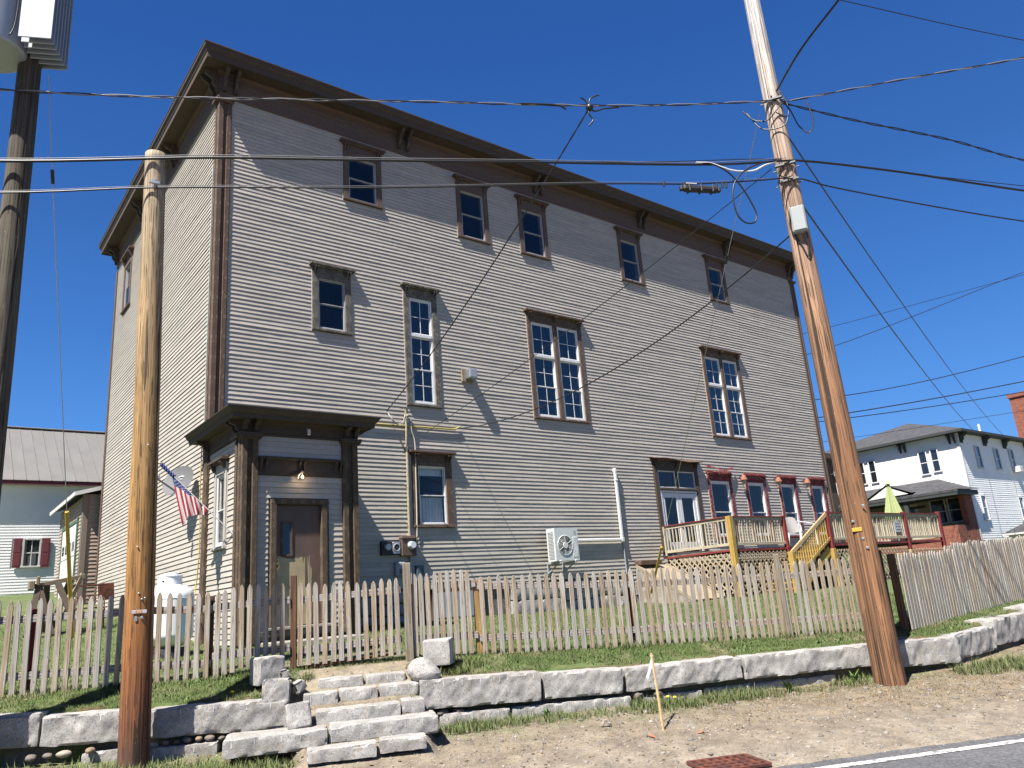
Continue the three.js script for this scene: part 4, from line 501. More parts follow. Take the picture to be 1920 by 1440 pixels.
  for (let i = 0; i < 15; i++) { const t = (i + .7) / 15.5, x = lerp(16.62, 14.7, t), y = lerp(.75, -.3, t); new B().cbox(x, y + .33, 3.5, .036, .66, .036, .004).mesh('baluster', M.ptYellow, o); }
}
{ // plastic chair on the deck, turned to the right
  const o = thing('plastic_chair', 'white moulded plastic armchair standing on the deck', 'chair', null, V(17.8, .58, 1.9), -.3); o.scale.setScalar(1.12); const cm = mat({ color: lin(.72, .72, .72), roughness: .5 });
  const st = (n, f, d) => { const NU = 12, NV = 10, P = [], ix = []; for (let j = 0; j <= NV; j++) for (let i = 0; i <= NU; i++) { const q = f(i / NU, j / NV); P.push(q.x, q.y, q.z); } for (let j = 0; j < NV; j++) for (let i = 0; i < NU; i++) { const a = j * (NU + 1) + i; ix.push(a, a + NU + 1, a + 1, a + 1, a + NU + 1, a + NU + 2); } const g = new THREE.BufferGeometry(); g.setAttribute('position', new THREE.Float32BufferAttribute(P, 3)); g.setIndex(ix); g.computeVertexNormals(); const h = g.clone(); const hp = h.attributes.position; for (let i = 0; i < hp.count; i++) { hp.setXYZ(i, hp.getX(i) + d.x, hp.getY(i) + d.y, hp.getZ(i) + d.z); } const b = new B(); b.geo(g, null, false); b.geo(h, null, false); return b.mesh(n, cm, o); };
  st('seat', (u, v) => V(lerp(-.22, .26, v), .42 - .02 * Math.sin(v * 3) + .03 * (2 * u - 1) ** 2, lerp(-.23, .23, u)), V(0, -.018, 0));
  st('backrest', (u, v) => V(-.22 - .14 * v + .05 * (1 - (2 * u - 1) ** 2) * -1, .42 + .44 * v * (1 - .12 * Math.abs(2 * u - 1) ** 3), lerp(-.25, .25, u) * (1 - .06 * v)), V(-.02, 0, 0));
  for (const z of [-.27, .27]) { new B().bar(V(-.32, .72, z * .95), V(.24, .63, z), .055, .025, V(0, 1, 0), .008).mesh('armrest', cm, o); new B().bar(V(.22, .63, z), V(.27, 0, z * 1.02), .045, .04, V(1, 0, 0), .008).mesh('leg', cm, o); new B().bar(V(-.24, .44, z * .9), V(-.31, 0, z), .045, .04, V(1, 0, 0), .008).mesh('leg', cm, o); }
}
{ // closed patio umbrella
  const o = thing('patio_umbrella', 'closed lime green patio umbrella standing on the deck', 'umbrella', null, V(23.35, .58, 2.2)); new B().cyl(V(0, 0, 0), V(0, 2.22, 0), .022).mesh('pole', M.steel, o); const N = 48, Hn = 14, b = new B(); const pt = (a, h) => { const r = (.05 + .47 * Math.pow(h, 1.15)) * (.80 + .20 * Math.cos(a * 8 + h * .8)); return V(r * Math.cos(a) * .8, 2.2 - 1.42 * h, r * Math.sin(a) * .8); }; for (let j = 0; j < Hn; j++) for (let i = 0; i < N; i++) { const a = i / N * 6.2832, c = (i + 1) / N * 6.2832; b.quad(pt(a, (j + 1) / Hn), pt(c, (j + 1) / Hn), pt(c, j / Hn), pt(a, j / Hn)); } b.mesh('canopy', mat({ color: lin(.27, .31, .14), roughness: .9 }), o); const tp = new B(); tp.geo(new THREE.ConeGeometry(.12, .16, 8, 1, true), mtx(V(0, 2.2, 0))); tp.cyl(V(0, 2.26, 0), V(0, 2.33, 0), .014); tp.mesh('vent_cap', mat({ color: lin(.3, .33, .18), roughness: .9 }), o); new B().cyl(V(0, 0, 0), V(0, .08, 0), .24, .2, 20).mesh('base', M.black, o);
}
{ // notice hung on the deck railing (too small to read)
  const cv = document.createElement('canvas'); cv.width = 128; cv.height = 128; const x = cv.getContext('2d'); x.fillStyle = '#c9ccd6'; x.fillRect(0, 0, 128, 128); x.fillStyle = '#5f6475'; for (const [y, r] of [[22, [[22, 20], [50, 26], [86, 20]]], [56, [[18, 28], [56, 16], [80, 30]]], [92, [[24, 20], [56, 50]]]]) for (const [a, w] of r) x.fillRect(a, y, w, 16); const t = new THREE.CanvasTexture(cv); t.colorSpace = THREE.SRGBColorSpace; const o = thing('railing_sign', 'pale square notice hung on the deck balusters near the umbrella', 'sign', null, V(20.72, 1.03, 3.53)); new B().cbox(0, 0, .006, .38, .36, .012, .003).mesh('board', M.greyPaint, o); mk('print', new THREE.PlaneGeometry(.36, .34), mat({ map: t, roughness: .7 }), o).position.z = .014;
}
{ // pink flag on a short pole by the far corner of the hall
  const o = thing('garden_flag', 'pink floral print flag hanging from a dark pole at the far corner of the hall', 'flag', null, V(23.2, 3.3, .28)); new B().cyl(V(-.02, .1, -.05), V(.42, -.5, .0), .05).mesh('flag_pole', M.black, o);
  const ft = tex(128, 128, (u, v) => { const a = fbm(u * 9, v * 9, 701, 2, 9, 9), b = fbm(u * 7, v * 7, 707, 2, 7, 7); return a > .58 ? [214, 70, 110] : b > .6 ? [226, 224, 150] : mixc([240, 224, 228], [232, 160, 182], v); }); const g = new THREE.PlaneGeometry(.55, .9, 16, 10), p = g.attributes.position; for (let i = 0; i < p.count; i++) p.setZ(i, .06 * Math.sin(p.getX(i) * 14 + p.getY(i) * 2)); g.computeVertexNormals(); const c = mk('flag_cloth', g, mat({ map: ft, roughness: .9 }), o); c.position.set(.42, -.6, .1); c.rotation.y = -.5;
}
{ // cellar bulkhead with sloping plank doors
  const o = thing('cellar_bulkhead', 'sloping plywood cellar bulkhead beside the deck lattice', 'bulkhead'); const x0 = 12.1, x1 = 13.32, yt = .33, yb = -.70, zt = .05, zb = 2.02; const P = (x, t, d = 0) => V(x, lerp(yt, yb, t) + d, lerp(zt, zb, t)); for (let k = 0; k < 3; k++) { const a = lerp(x0, x1, k / 3) + .004, c = lerp(x0, x1, (k + 1) / 3) - .004, q = new B({ ox: k * .4 }); const m = (a + c) / 2; q.bar(P(m, 0), P(m, 1), c - a, .03, V(0, 1, .5)); q.mesh('door_plank', M.ply, o); }
  for (const x of [x0 - .03, x1 + .03]) { const s = new THREE.Shape([new THREE.Vector2(zt, yt - .03), new THREE.Vector2(zb, yb - .03), new THREE.Vector2(zb, -1.0), new THREE.Vector2(zt, -1.0)]); new B().ext(s, .05, new THREE.Matrix4().makeBasis(V(0, 0, 1), V(0, 1, 0), V(-1, 0, 0)).setPosition(x + .025, 0, 0)).mesh('side_cheek', M.concrete, o); const tr = new B({ swap: true }); tr.bar(V(x, yt + .01, zt), V(x, yb + .01, zb), .07, .09, V(0, 1, .5)); tr.mesh('side_board', M.ply, o); }
  new B({ swap: true }).cbox(12.5, .42, .14, .9, .14, .26, .01).mesh('head_block', M.trimOld, o);
}
{ // propane tank
  const o = thing('propane_tank', 'white upright propane tank beside the side wall', 'propane tank', null, V(-1.2, groundAt(-1.2, 2.1), 2.1)); const y0 = .13, R = .39; const pr = [[.0, y0], [.2, y0 + .02], [.33, y0 + .08], [R - .01, y0 + .17], [R, y0 + .22], [R, y0 + .78], [R - .01, y0 + .85], [.33, y0 + .94], [.2, y0 + 1.0], [.0, y0 + 1.02]]; const tm = mat({ color: lin(.74, .74, .73), roughness: .4 }); new B().geo(new THREE.LatheGeometry(pr.map(q => new THREE.Vector2(...q)), 40)).mesh('tank_body', tm, o); const c = new B(); c.geo(new THREE.CylinderGeometry(.19, .19, .17, 28, 1, true), mtx(V(0, y0 + 1.06, 0))); c.geo(new THREE.CylinderGeometry(.175, .175, .17, 28, 1, true), mtx(V(0, y0 + 1.06, 0))); c.geo(new THREE.TorusGeometry(.19, .012, 6, 28), mtx(V(0, y0 + 1.145, 0), Math.PI / 2)); c.mesh('collar', tm, o); new B().geo(new THREE.SphereGeometry(.18, 20, 8, 0, 6.3, 0, 1.57), new THREE.Matrix4().makeScale(1, .35, 1).setPosition(0, y0 + 1.14, 0)).mesh('cap', tm, o); new B().geo(new THREE.CylinderGeometry(.30, .33, .15, 28, 1, true), mtx(V(0, .06, 0))).mesh('foot_ring', M.black, o); new B().geo(new THREE.TorusGeometry(R + .001, .005, 5, 40), mtx(V(0, y0 + .78, 0), Math.PI / 2)).mesh('weld_seam', tm, o); new B().cbox(-.13, y0 + 1.06, .135, .055, .03, .02, .008).mesh('handle_slot', M.black, o);
}
{ // sawhorse-like timber frame and rusty iron in the left yard
  const z = -4, gy = groundAt(-2.1, z); const o = thing('timber_frame', 'weathered timber trestle with splayed dark legs behind the left fence', 'trestle'); new B({ swap: true }).bar(V(-2.5, .70, z), V(-1.45, .90, z - .1), .09, .1, V(0, 1, 0), .01).mesh('beam', M.postGrey, o); for (const [x, y, dx, dz] of [[-2.35, .72, -.22, .5], [-2.35, .72, .26, .45], [-2.0, .78, .42, .5], [-1.75, .84, -.28, -.5], [-2.2, .75, .1, -.5]]) new B().bar(V(x, y, z), V(x + dx, gy, z + dz), .07, .12, V(1, 0, 0), .008).mesh('leg', M.trimDark, o); new B().cbox(-2.5, .73, z + .06, .12, .2, .16, .02).mesh('end_block', M.postGrey, o); new B().cbox(-2.38, .82, z + .06, .07, .2, .1, .02).mesh('end_block', M.postGrey, o); new B().bar(V(-1.5, .95, z - .1), V(-1.85, .1, z + .1), .06, .09).mesh('brace', M.postGrey, o);
  const r = thing('rusty_iron_bench', 'rusty scrolled iron bench with a red board behind the left fence', 'bench', null, V(-1.28, groundAt(-1.2, -4.5), -4.5)); for (const x of [-.3, .3]) { const c = new B(); c.tube([V(x, 0, .25), V(x, .3, .2), V(x, .45, .25), V(x, .45, -.15), V(x, .7, -.25), V(x, .98, -.32), V(x + .06, 1.02, -.3)], .016, 6, 40); c.tube([V(x, .45, -.1), V(x, .2, -.15), V(x, 0, -.3)], .016); c.tube([V(x, .45, .2), V(x, .62, .18), V(x, .68, .05), V(x, .62, -.2)], .013); c.mesh('iron_side', M.rust, r); } for (let k = 0; k < 4; k++) new B({ swap: true }).cbox(0, .46, -.1 + k * .1, .72, .025, .07, .004).mesh('seat_slat', M.maroon, r); for (let k = 0; k < 5; k++) new B().geo(new THREE.TorusGeometry(.06, .009, 5, 16), mtx(V(-.24 + k * .12, .68, -.24))).mesh('scroll', M.rust, r); new B().cbox(.42, .78, .0, .34, .38, .03, .006).mesh('back_board', M.rust, r).rotation.z = .08; new B({ swap: true }).cbox(0, .98, -.3, .74, .04, .04, .006).mesh('top_rail', M.rust, r);
}

// ---------- picket fence ----------
const pickShape = (w, h, pt) => { const s = new THREE.Shape(); s.moveTo(-w / 2, 0); s.lineTo(w / 2, 0); s.lineTo(w / 2, h - pt); s.quadraticCurveTo(w / 2, h - pt * .55, w * .13, h); s.lineTo(-w * .13, h); s.quadraticCurveTo(-w / 2, h - pt * .55, -w / 2, h - pt); return s; };
const PK = Array.from({ length: 9 }, (_, k) => { const w = .056 + .004 * (hsh(k, 1, 3) - .5), b = new B({ ox: k * .137, oy: k * .31 }); b.geo(new THREE.ExtrudeGeometry(pickShape(w, 1.0, .075), { depth: .016, bevelEnabled: true, bevelSize: .0025, bevelThickness: .0025, bevelSegments: 1, curveSegments: 3 }), mtx(V(0, 0, 0)), false); return b.build(); });
function picket(o, pos, h, ry, k) { const m = mk('picket', PK[k % 9], M.picket[Math.floor(hsh(k, 5, 9) * 2.99)], o); m.position.copy(pos); m.scale.y = h; m.rotation.set(rr(-.008, .008), ry + rr(-.03, .03), rr(-.014, .014)); return m; }
const fBot = s => pw(s, [-3, -.955], [.3, -.975], [.95, -1.0], [1.4, -.88], [1.9, -.915], [3.2, -.89], [3.45, -.92], [4.15, -.95], [4.3, -1.0], [5.5, -1.045], [7.3, -1.08], [9.9, -1.15], [10.6, -1.157]);
const fTop = s => pw(s, [-3, .095], [0.3, .07], [.98, .02], [1.05, .03], [1.4, .092], [1.95, .062], [2.1, .058], [2.5, .035], [2.9, .03], [3.35, .06], [3.43, .075], [4.2, .10], [4.29, .10], [4.33, .0], [5.5, -.042], [6.5, -.048], [8.56, -.09], [9.96, -.10], [10.6, -.10]);
const TF = 6.23, dirS = V(CA, 0, SA), railH = (o, s0, s1, f0, f1, dt = -.022, m = M.rail) => { const b = new B({ swap: true, ox: s0 }); b.bar(ST(s0, f0, TF + dt), ST(s1, f1, TF + dt), .038, .085, V(0, 1, 0), .005); return b.mesh('rail', m, o); };
const fpost = (o, s, y0, y1, m, w = .09, t = TF - .07) => { const b = new B({ ox: rr(0, 2), oy: rr(0, 2) }); b.M = mtx(ST(s, 0, t), 0, STang, rr(-.01, .01)); b.cbox(0, (y0 + y1) / 2, 0, w, y1 - y0, w, .008); return b.mesh('fence_post', m, o); };
let pkN = 0; const runP = (o, s0, s1, st) => { for (let s = s0; s <= s1; s += st * rr(.95, 1.05)) { const lo = fBot(s) + rr(-.012, .01), hi = fTop(s) + rr(-.012, .012); picket(o, ST(s, lo, TF), hi - lo, STang, pkN++); } };
{ const o = thing('picket_fence', 'weathered picket fence left of the granite steps, crossed by the pole shadow', 'fence', 'picket fence runs along the lawn edge'); runP(o, -2.6, .99, .108); railH(o, -2.7, .22, -.75, -.765); railH(o, .24, 1.02, -.765, -.80); railH(o, -2.7, .22, -.125, -.135); railH(o, .24, 1.02, -.135, -.17); fpost(o, -.96, -1.1, -.02, M.redPaint, .06); fpost(o, 1.0, -1.2, -.02, M.postDark, .065); }
{ const o = thing('picket_fence', 'short stretch of shaded pickets between the left fence and the gate', 'fence', 'picket fence runs along the lawn edge'); runP(o, 1.08, 1.93, .095); railH(o, 1.03, 1.93, -.72, -.70); railH(o, 1.03, 1.93, -.15, -.13); fpost(o, 1.97, -1.15, .17, M.postDark, .075); }
{ const o = thing('picket_gate', 'sagging picket gate above the granite steps, its bottom hung clear of the ground', 'gate'); runP(o, 2.05, 3.30, .1); railH(o, 2.03, 3.30, -.74, -.70, -.022); railH(o, 2.03, 3.30, -.14, -.10, -.022); const g = new B({ swap: true }); g.bar(ST(2.05, -.94, TF - .03), ST(3.3, -.87, TF - .03), .03, .03); g.mesh('bottom_batten', M.postDark, o); }
{ const o = thing('picket_fence', 'long weathered picket fence along the lawn right of the gate', 'fence', 'picket fence runs along the lawn edge'); fpost(o, 3.385, -1.2, .23, M.postGrey, .1, TF + .01); runP(o, 3.47, 4.26, .088); railH(o, 3.43, 4.28, -.72, -.735); railH(o, 3.43, 4.28, -.08, -.09); fpost(o, 4.3, -1.3, -.05, M.postYellow, .085); runP(o, 4.36, 10.32, .1085);
  for (const [a, b] of [[4.3, 6.45], [6.47, 8.7], [8.72, 10.4]]) { railH(o, a, b, fBot(a) + .22, fBot(b) + .22); railH(o, a, b, fTop(a) - .2, fTop(b) - .2); } fpost(o, 6.46, -1.3, -.10, M.postDark, .085); fpost(o, 8.7, -1.3, .02, M.postGrey, .065, TF + .0); fpost(o, 10.42, -1.3, -.02, M.postDark, .1); }
{ const o = thing('picket_fence', 'close set grey picket fence bending away beyond the leaning pole', 'fence', 'picket fence runs along the lawn edge'); let x = 6.88; const bot = x => pw(x, [6.8, -1.165], [8.2, -1.15], [9.5, -1.12], [11.5, -1.07], [15, -.95]), z = x => 10.28 - (x - 6.8) * .04; let k = 0; while (x < 14.5) { const lo = bot(x) + rr(-.015, .01), tall = x > 8.85, h = (tall ? 1.17 : 1.07) + rr(-.02, .02); const m = picket(o, V(x, lo, z(x)), h, .04, 300 + k); if (k % 4) m.material = M.picket[1]; x += .098 * rr(.95, 1.05); k++; } for (const dy of [.22, .85]) for (const [a, b] of [[6.85, 8.85], [8.87, 11.4], [11.42, 14.5]]) { const q = new B({ swap: true }); q.bar(V(a, bot(a) + dy, z(a) - .035), V(b, bot(b) + dy, z(b) - .035), .038, .085); q.mesh('rail', M.rail, o); } for (const [px, m] of [[6.82, M.postDark], [7.15, M.postYellow], [8.86, M.postGrey], [11.41, M.postGrey]]) { const q = new B(); q.cbox(px, bot(px) + .5, z(px) - .08, .09, 1.15, .09, .008); q.mesh('fence_post', m, o); }
  // a second, older row right behind the first
  let x2 = 8.9; while (x2 < 14.5) { const lo = bot(x2) + .05 + rr(-.02, .02); const m = picket(o, V(x2, lo, z(x2) - .13), 1.1 + rr(-.03, .03), .04, 500 + k++); x2 += .1 * rr(.95, 1.06); } }

// ---------- granite retaining wall, steps and loose blocks ----------
const stoneM = s => M.granite[s % 2];
// drill marks: pale half-round slots left along the split edge
function drill(parent, w, h, d, sd, amp, from, to, step, len) { for (let x = from; x < to; x += step * rr(.8, 1.2)) { const b = new B(), y1 = h / 2 - .016, y0 = y1 - len * rr(.7, 1.15), N = 5, e = .0045; for (let i = 0; i < N; i++) { const a = lerp(y0, y1, i / N), c = lerp(y0, y1, (i + 1) / N), z = (xx, yy) => rockFace(xx, yy, d, sd, amp) + .0035; b.quad(V(x - e, a, z(x - e, a)), V(x + e, a, z(x + e, a)), V(x + e, c, z(x + e, c)), V(x - e, c, z(x - e, c))); } b.mesh('drill_mark', M.drill, parent); } }
M.drill = mat({ color: lin(.46, .45, .43), roughness: .95 });
function stone(o, name, s0, s1, y0, y1, tf, d, sd, opt = {}) { const w = s1 - s0 - .008, h = y1 - y0; const m = mk(name, rock(w, h, d, sd, opt.amp ?? .016, opt.cell ?? .026, false, opt.round ?? .003), stoneM(sd), o); m.position.copy(ST((s0 + s1) / 2, (y0 + y1) / 2, tf - d / 2)); m.rotation.set(opt.rx ?? 0, STang + (opt.ry ?? 0), opt.rz ?? 0, 'YXZ'); if (opt.drill) drill(m, w, h, d, sd, opt.amp ?? .016, -w / 2 + .08, w / 2 - .06, opt.drill, opt.dl ?? .06); return m; }
{ const o = thing('granite_wall', 'rough granite block wall left of the steps, partly behind the brown pole', 'stone wall', 'granite retaining walls');
  stone(o, 'granite_block', -2.3, -.51, -1.40, -1.085, 7.1, .38, 901, { rz: -.02 }); stone(o, 'granite_block', -.495, .42, -1.445, -1.145, 7.12, .36, 902, { rz: -.03, drill: .22 }); stone(o, 'granite_block', .52, 1.96, -1.475, -1.185, 7.14, .42, 903, { rz: -.022, drill: .3 });
  for (const [s, w] of [[-.55, .14], [-.4, .12], [-.25, .15], [.0, .12], [.6, .11], [.72, .1], [.83, .09], [.93, .12], [1.05, .1], [1.16, .12], [1.28, .09], [1.4, .13], [1.52, .08], [1.63, .1], [1.75, .08]]) { const g = new THREE.IcosahedronGeometry(w / 2, 2), p = g.attributes.position; for (let i = 0; i < p.count; i++) { const k = 1 + .3 * n3(p.getX(i) * 12 + s * 9, p.getY(i) * 12, p.getZ(i) * 12, 3); p.setXYZ(i, p.getX(i) * k, p.getY(i) * k * .5, p.getZ(i) * k * .75); } g.computeVertexNormals(); const m = mk('pebble', g, M.pebble[Math.floor(rnd() * 4)], o); m.position.copy(ST(s, -1.515 + rr(-.012, .012), 7.14)); m.rotation.y = rr(0, 6); }
  stone(o, 'granite_block', -.1, .45, -1.68, -1.53, 7.1, .2, 908); stone(o, 'granite_block', .55, 1.25, -1.72, -1.545, 7.22, .3, 909, { drill: .2, rz: -.01 }); }
{ const o = thing('granite_wall', 'rough granite block wall right of the steps below the long fence', 'stone wall', 'granite retaining walls');
  stone(o, 'granite_block', 3.40, 4.84, -1.475, -1.16, 7.13, .42, 911, { rz: -.022, drill: .11 }); stone(o, 'granite_block', 4.87, 5.88, -1.50, -1.215, 7.1, .4, 912, { rz: -.025 }); stone(o, 'granite_block', 5.91, 7.46, -1.505, -1.235, 7.1, .4, 913, { rz: .004, amp: .02 }); stone(o, 'granite_block', 7.5, 9.46, -1.51, -1.24, 7.09, .4, 914); stone(o, 'granite_block', 9.5, 10.68, -1.57, -1.245, 7.12, .42, 915, { rz: -.02 });
  const ad = 25 * Math.PI / 180, c = ST(10.7, 0, 7.02); for (const [a, l, y0, y1, sd] of [[.02, 1.25, -1.55, -1.225, 916], [1.3, 1.4, -1.48, -1.12, 917], [2.74, 1.6, -1.42, -1.02, 918], [4.4, 1.8, -1.35, -.95, 919]]) { const m = mk('granite_block', rock(l, y1 - y0, .42, sd, .018, .03, false, .003), stoneM(sd), o); m.position.set(c.x + a + l / 2, (y0 + y1) / 2, c.z - .2 + a * .02); m.rotation.y = -.02; m.rotation.z = .02; }
  stone(o, 'granite_block', 3.62, 4.45, -1.74, -1.53, 7.12, .35, 921, { drill: .14, rz: -.01 }); stone(o, 'granite_block', 4.47, 5.95, -1.76, -1.545, 7.1, .35, 922, { drill: .16, rz: -.008 }); stone(o, 'granite_block', 6.0, 6.9, -1.74, -1.575, 7.06, .35, 923); stone(o, 'granite_block', 6.95, 8.8, -1.76, -1.57, 7.02, .35, 924);
  for (const [s, y, w] of [[3.66, -1.515, .15], [3.85, -1.52, .1], [6.05, -1.56, .13], [6.3, -1.565, .1]]) { const m = mk('chock_stone', rock(w, .06, .12, Math.floor(s * 100), .012, .03), M.pebble[1], o); m.position.copy(ST(s, y, 7.05)); } }
{ const o = thing('stone_steps', 'five granite slab steps climbing from the dirt to the gate', 'steps');
  const sl = (a, b, top, h, tf, d, sd, q = {}) => stone(o, 'step_slab', a, b, top - h, top, tf, d, sd, Object.assign({ amp: .011, round: .002, cell: .024 }, q));
  sl(2.19, 2.86, -1.572, .12, 8.32, .27, 931); sl(2.885, 3.35, -1.555, .12, 8.30, .25, 932); sl(1.38, 2.38, -1.45, .17, 7.93, .5, 933, { drill: .22, ry: .03 }); sl(2.40, 3.52, -1.437, .17, 7.90, .5, 934, { drill: .19 }); sl(2.26, 3.16, -1.318, .15, 7.54, .46, 935); sl(3.17, 3.42, -1.30, .14, 7.52, .42, 936); sl(2.12, 2.50, -1.172, .14, 7.18, .4, 937, { drill: .11 }); sl(2.51, 2.94, -1.16, .14, 7.17, .4, 938, { drill: .13 }); sl(2.955, 3.40, -1.155, .14, 7.15, .4, 939, { drill: .13 }); sl(2.27, 2.79, -1.05, .13, 6.86, .42, 940); sl(2.805, 3.28, -1.052, .13, 6.85, .34, 941, { drill: .08 }); }
const loose = (name, label, cat, s, y, t, w, h, d, sd, ry = 0, rz = 0, rx = 0, amp = .02, round = .03) => { const m = mk(name, rock(w, h, d, sd, amp, .022, false, round), stoneM(sd)); m.position.copy(ST(s, y, t)); m.rotation.set(rx, STang + ry, rz, 'YXZ'); return tag(m, label, cat); };
loose('granite_cube', 'squared granite block standing left of the steps by the gate post', 'granite block', 1.69, -.915, 6.55, .31, .31, .34, 951, .42, 0, 0, .009, .003);
loose('granite_cube', 'squared granite block standing right of the steps at the fence', 'granite block', 3.71, -.875, 6.60, .335, .30, .33, 952, -.33, 0, 0, .007, .003);
{ const g = new THREE.IcosahedronGeometry(1, 5), p = g.attributes.position; for (let i = 0; i < p.count; i++) { const x = p.getX(i), y = p.getY(i), z = p.getZ(i), k = 1 + .16 * n3(x * 1.3 + 4, y * 1.3, z * 1.3, 61) + .07 * n3(x * 5, y * 5 + 2, z * 5, 67), pk = 1 - .32 * Math.max(0, y) ; p.setXYZ(i, x * k * .2 * pk, Math.max(-.1, y * k * .155 + .03 * x), z * k * .17 * pk); } g.computeVertexNormals(); const b = new B(); b.geo(g, null, false); const m = b.mesh('boulder', M.granite[0]); m.position.copy(ST(3.475, -1.06, 6.92)); m.rotation.y = 2.2; tag(m, 'pale round boulder at the right end of the top steps', 'boulder'); }
loose('field_stone', 'tilted granite slab leaning at the left end of the steps', 'stone', 2.09, -1.335, 7.55, .25, .26, .16, 954, .1, .1, -.15, .012, .006);
loose('field_stone', 'upright grey stone behind the wall end left of the steps', 'stone', 1.83, -1.12, 7.0, .30, .27, .2, 955, .1, -.06, -.1, .022, .02);
loose('field_stone', 'small pale stone resting on the upright grey stone', 'stone', 1.90, -.955, 6.85, .11, .1, .1, 956, .3, .2, 0, .02, .03);
loose('field_stone', 'small dark wedge of stone at the left end of the fourth step', 'stone', 2.06, -1.10, 6.95, .15, .13, .14, 957, .6, .4, 0, .03, .03);

// ---------- utility poles and wires ----------
function poleGeo(base, top, r0, r1, sd) { const N = 96, Hn = 90, d = top.clone().sub(base), b = { p: [], u: [], ix: [] }, crk = Array.from({ length: 11 }, (_, k) => [hsh(k, 1, sd) * 6.283, hsh(k, 2, sd) * .8, .12 + .4 * hsh(k, 3, sd), .006 + .012 * hsh(k, 4, sd), .03 + .03 * hsh(k, 5, sd)]); const crack = (a, v) => { let g = 0; for (const [a0, v0, l, dp, w] of crk) { const t = (v - v0) / l; if (t < 0 || t > 1) continue; let e = a - a0 - .12 * Math.sin(v * 23 + a0 * 5); e = Math.abs(((e + 9.4248) % 6.2832) - 3.1416); if (e < w) g = Math.max(g, dp * (1 - e / w) * Math.sin(t * 3.1416)); } return g; }; for (let j = 0; j <= Hn; j++) for (let i = 0; i <= N; i++) { const v = j / Hn, a = i / N * Math.PI * 2; const r = lerp(r0, r1, v) * (1 + .05 * (vn(Math.cos(a) * 1.3 + 5, v * 9 + Math.sin(a) * 1.3, sd) - .5)) - crack(a, v); b.p.push(base.x + d.x * v + Math.cos(a) * r, base.y + d.y * v, base.z + d.z * v + Math.sin(a) * r); b.u.push(i / N, v); } for (let j = 0; j < Hn; j++) for (let i = 0; i < N; i++) { const a = j * (N + 1) + i; b.ix.push(a, a + N + 1, a + 1, a + 1, a + N + 1, a + N + 2); } const c = b.p.length / 3; b.p.push(top.x, top.y + .02, top.z); b.u.push(.5, 1); for (let i = 0; i < N; i++) b.ix.push(c, Hn * (N + 1) + i + 1, Hn * (N + 1) + i); const g = new THREE.BufferGeometry(); g.setAttribute('position', new THREE.Float32BufferAttribute(b.p, 3)); g.setAttribute('uv', new THREE.Float32BufferAttribute(b.u, 2)); g.setIndex(b.ix); g.computeVertexNormals(); return g; }
M.hardware = mat({ color: lin(.12, .125, .13), metalness: .4, roughness: .55 });
const polePt = (p, y) => p.b.clone().lerp(p.t, (y - p.b.y) / (p.t.y - p.b.y));
const P1 = { b: ST(.49, -1.75, 7.45), t: ST(.372, 5.30, 7.45) }, P2 = { b: ST(9.30, -1.75, 7.42), t: ST(9.13, 10.6, 7.42) }, P0 = { b: ST(-1.13, -1.7, 7.4), t: ST(-1.15, 9.2, 7.4) };
const toCam = p => V(-4.76 - p.x, 0, 16.1 - p.z).normalize();
{ const o = thing('utility_pole', 'short brown utility pole in front of the left fence', 'utility pole'); mk('pole', poleGeo(P1.b, P1.t, .152, .121, 3), M.pole1, o); const a = polePt(P1, -.19), n = toCam(a), face = (y, r) => polePt(P1, y).addScaledVector(n, r);
  const q = face(-.165, .152), m = new THREE.Matrix4().lookAt(n, V(0, 0, 0), V(0, 1, 0)); const cv = document.createElement('canvas'); cv.width = 128; cv.height = 32; const x = cv.getContext('2d'); x.fillStyle = '#cfd3d8'; x.fillRect(0, 0, 128, 32); x.fillStyle = '#e07a28'; x.fillRect(34, 3, 58, 26); x.fillStyle = '#f4d8b4'; x.fillRect(44, 8, 8, 16); x.fillRect(58, 8, 8, 16); x.fillRect(72, 8, 8, 16); const t = new THREE.CanvasTexture(cv); t.colorSpace = THREE.SRGBColorSpace; const pl = new B(); pl.M = m.clone().setPosition(q); pl.cbox(0, 0, 0, .145, .034, .008, .003); pl.mesh('tag_plate', M.steel, o); const pr = mk('tag_print', new THREE.PlaneGeometry(.14, .03), mat({ map: t, roughness: .6 }), o); pr.applyMatrix4(m.clone().setPosition(face(-.165, .157)));
  for (const [dx, y] of [[-.03, -.225], [.025, -.225], [-.028, -.245]]) { const k = new B(); k.M = m.clone().setPosition(face(y, .152)); k.cbox(dx, 0, 0, .028, .026, .008, .003); k.mesh('tag_plate', M.alu, o); } for (const [dx, y] of [[-.01, .02], [.02, -.04], [.05, -.03], [-.04, .5], [.03, 1.6]]) { const k = new B(); k.M = m.clone().setPosition(face(y, .147)); k.geo(new THREE.SphereGeometry(.01, 6, 5), mtx(V(dx, 0, 0))); k.mesh('nail', M.steel, o); }
  const bt = new B(); bt.M = m.clone().setPosition(face(4.76, .125)); bt.cbox(0, .05, .03, .035, .12, .06, .006); bt.cyl(V(0, 0, -.05), V(0, 0, .16), .012); bt.cbox(0, 0, .15, .12, .03, .03, .005); bt.mesh('wire_clamp', M.alu, o); }
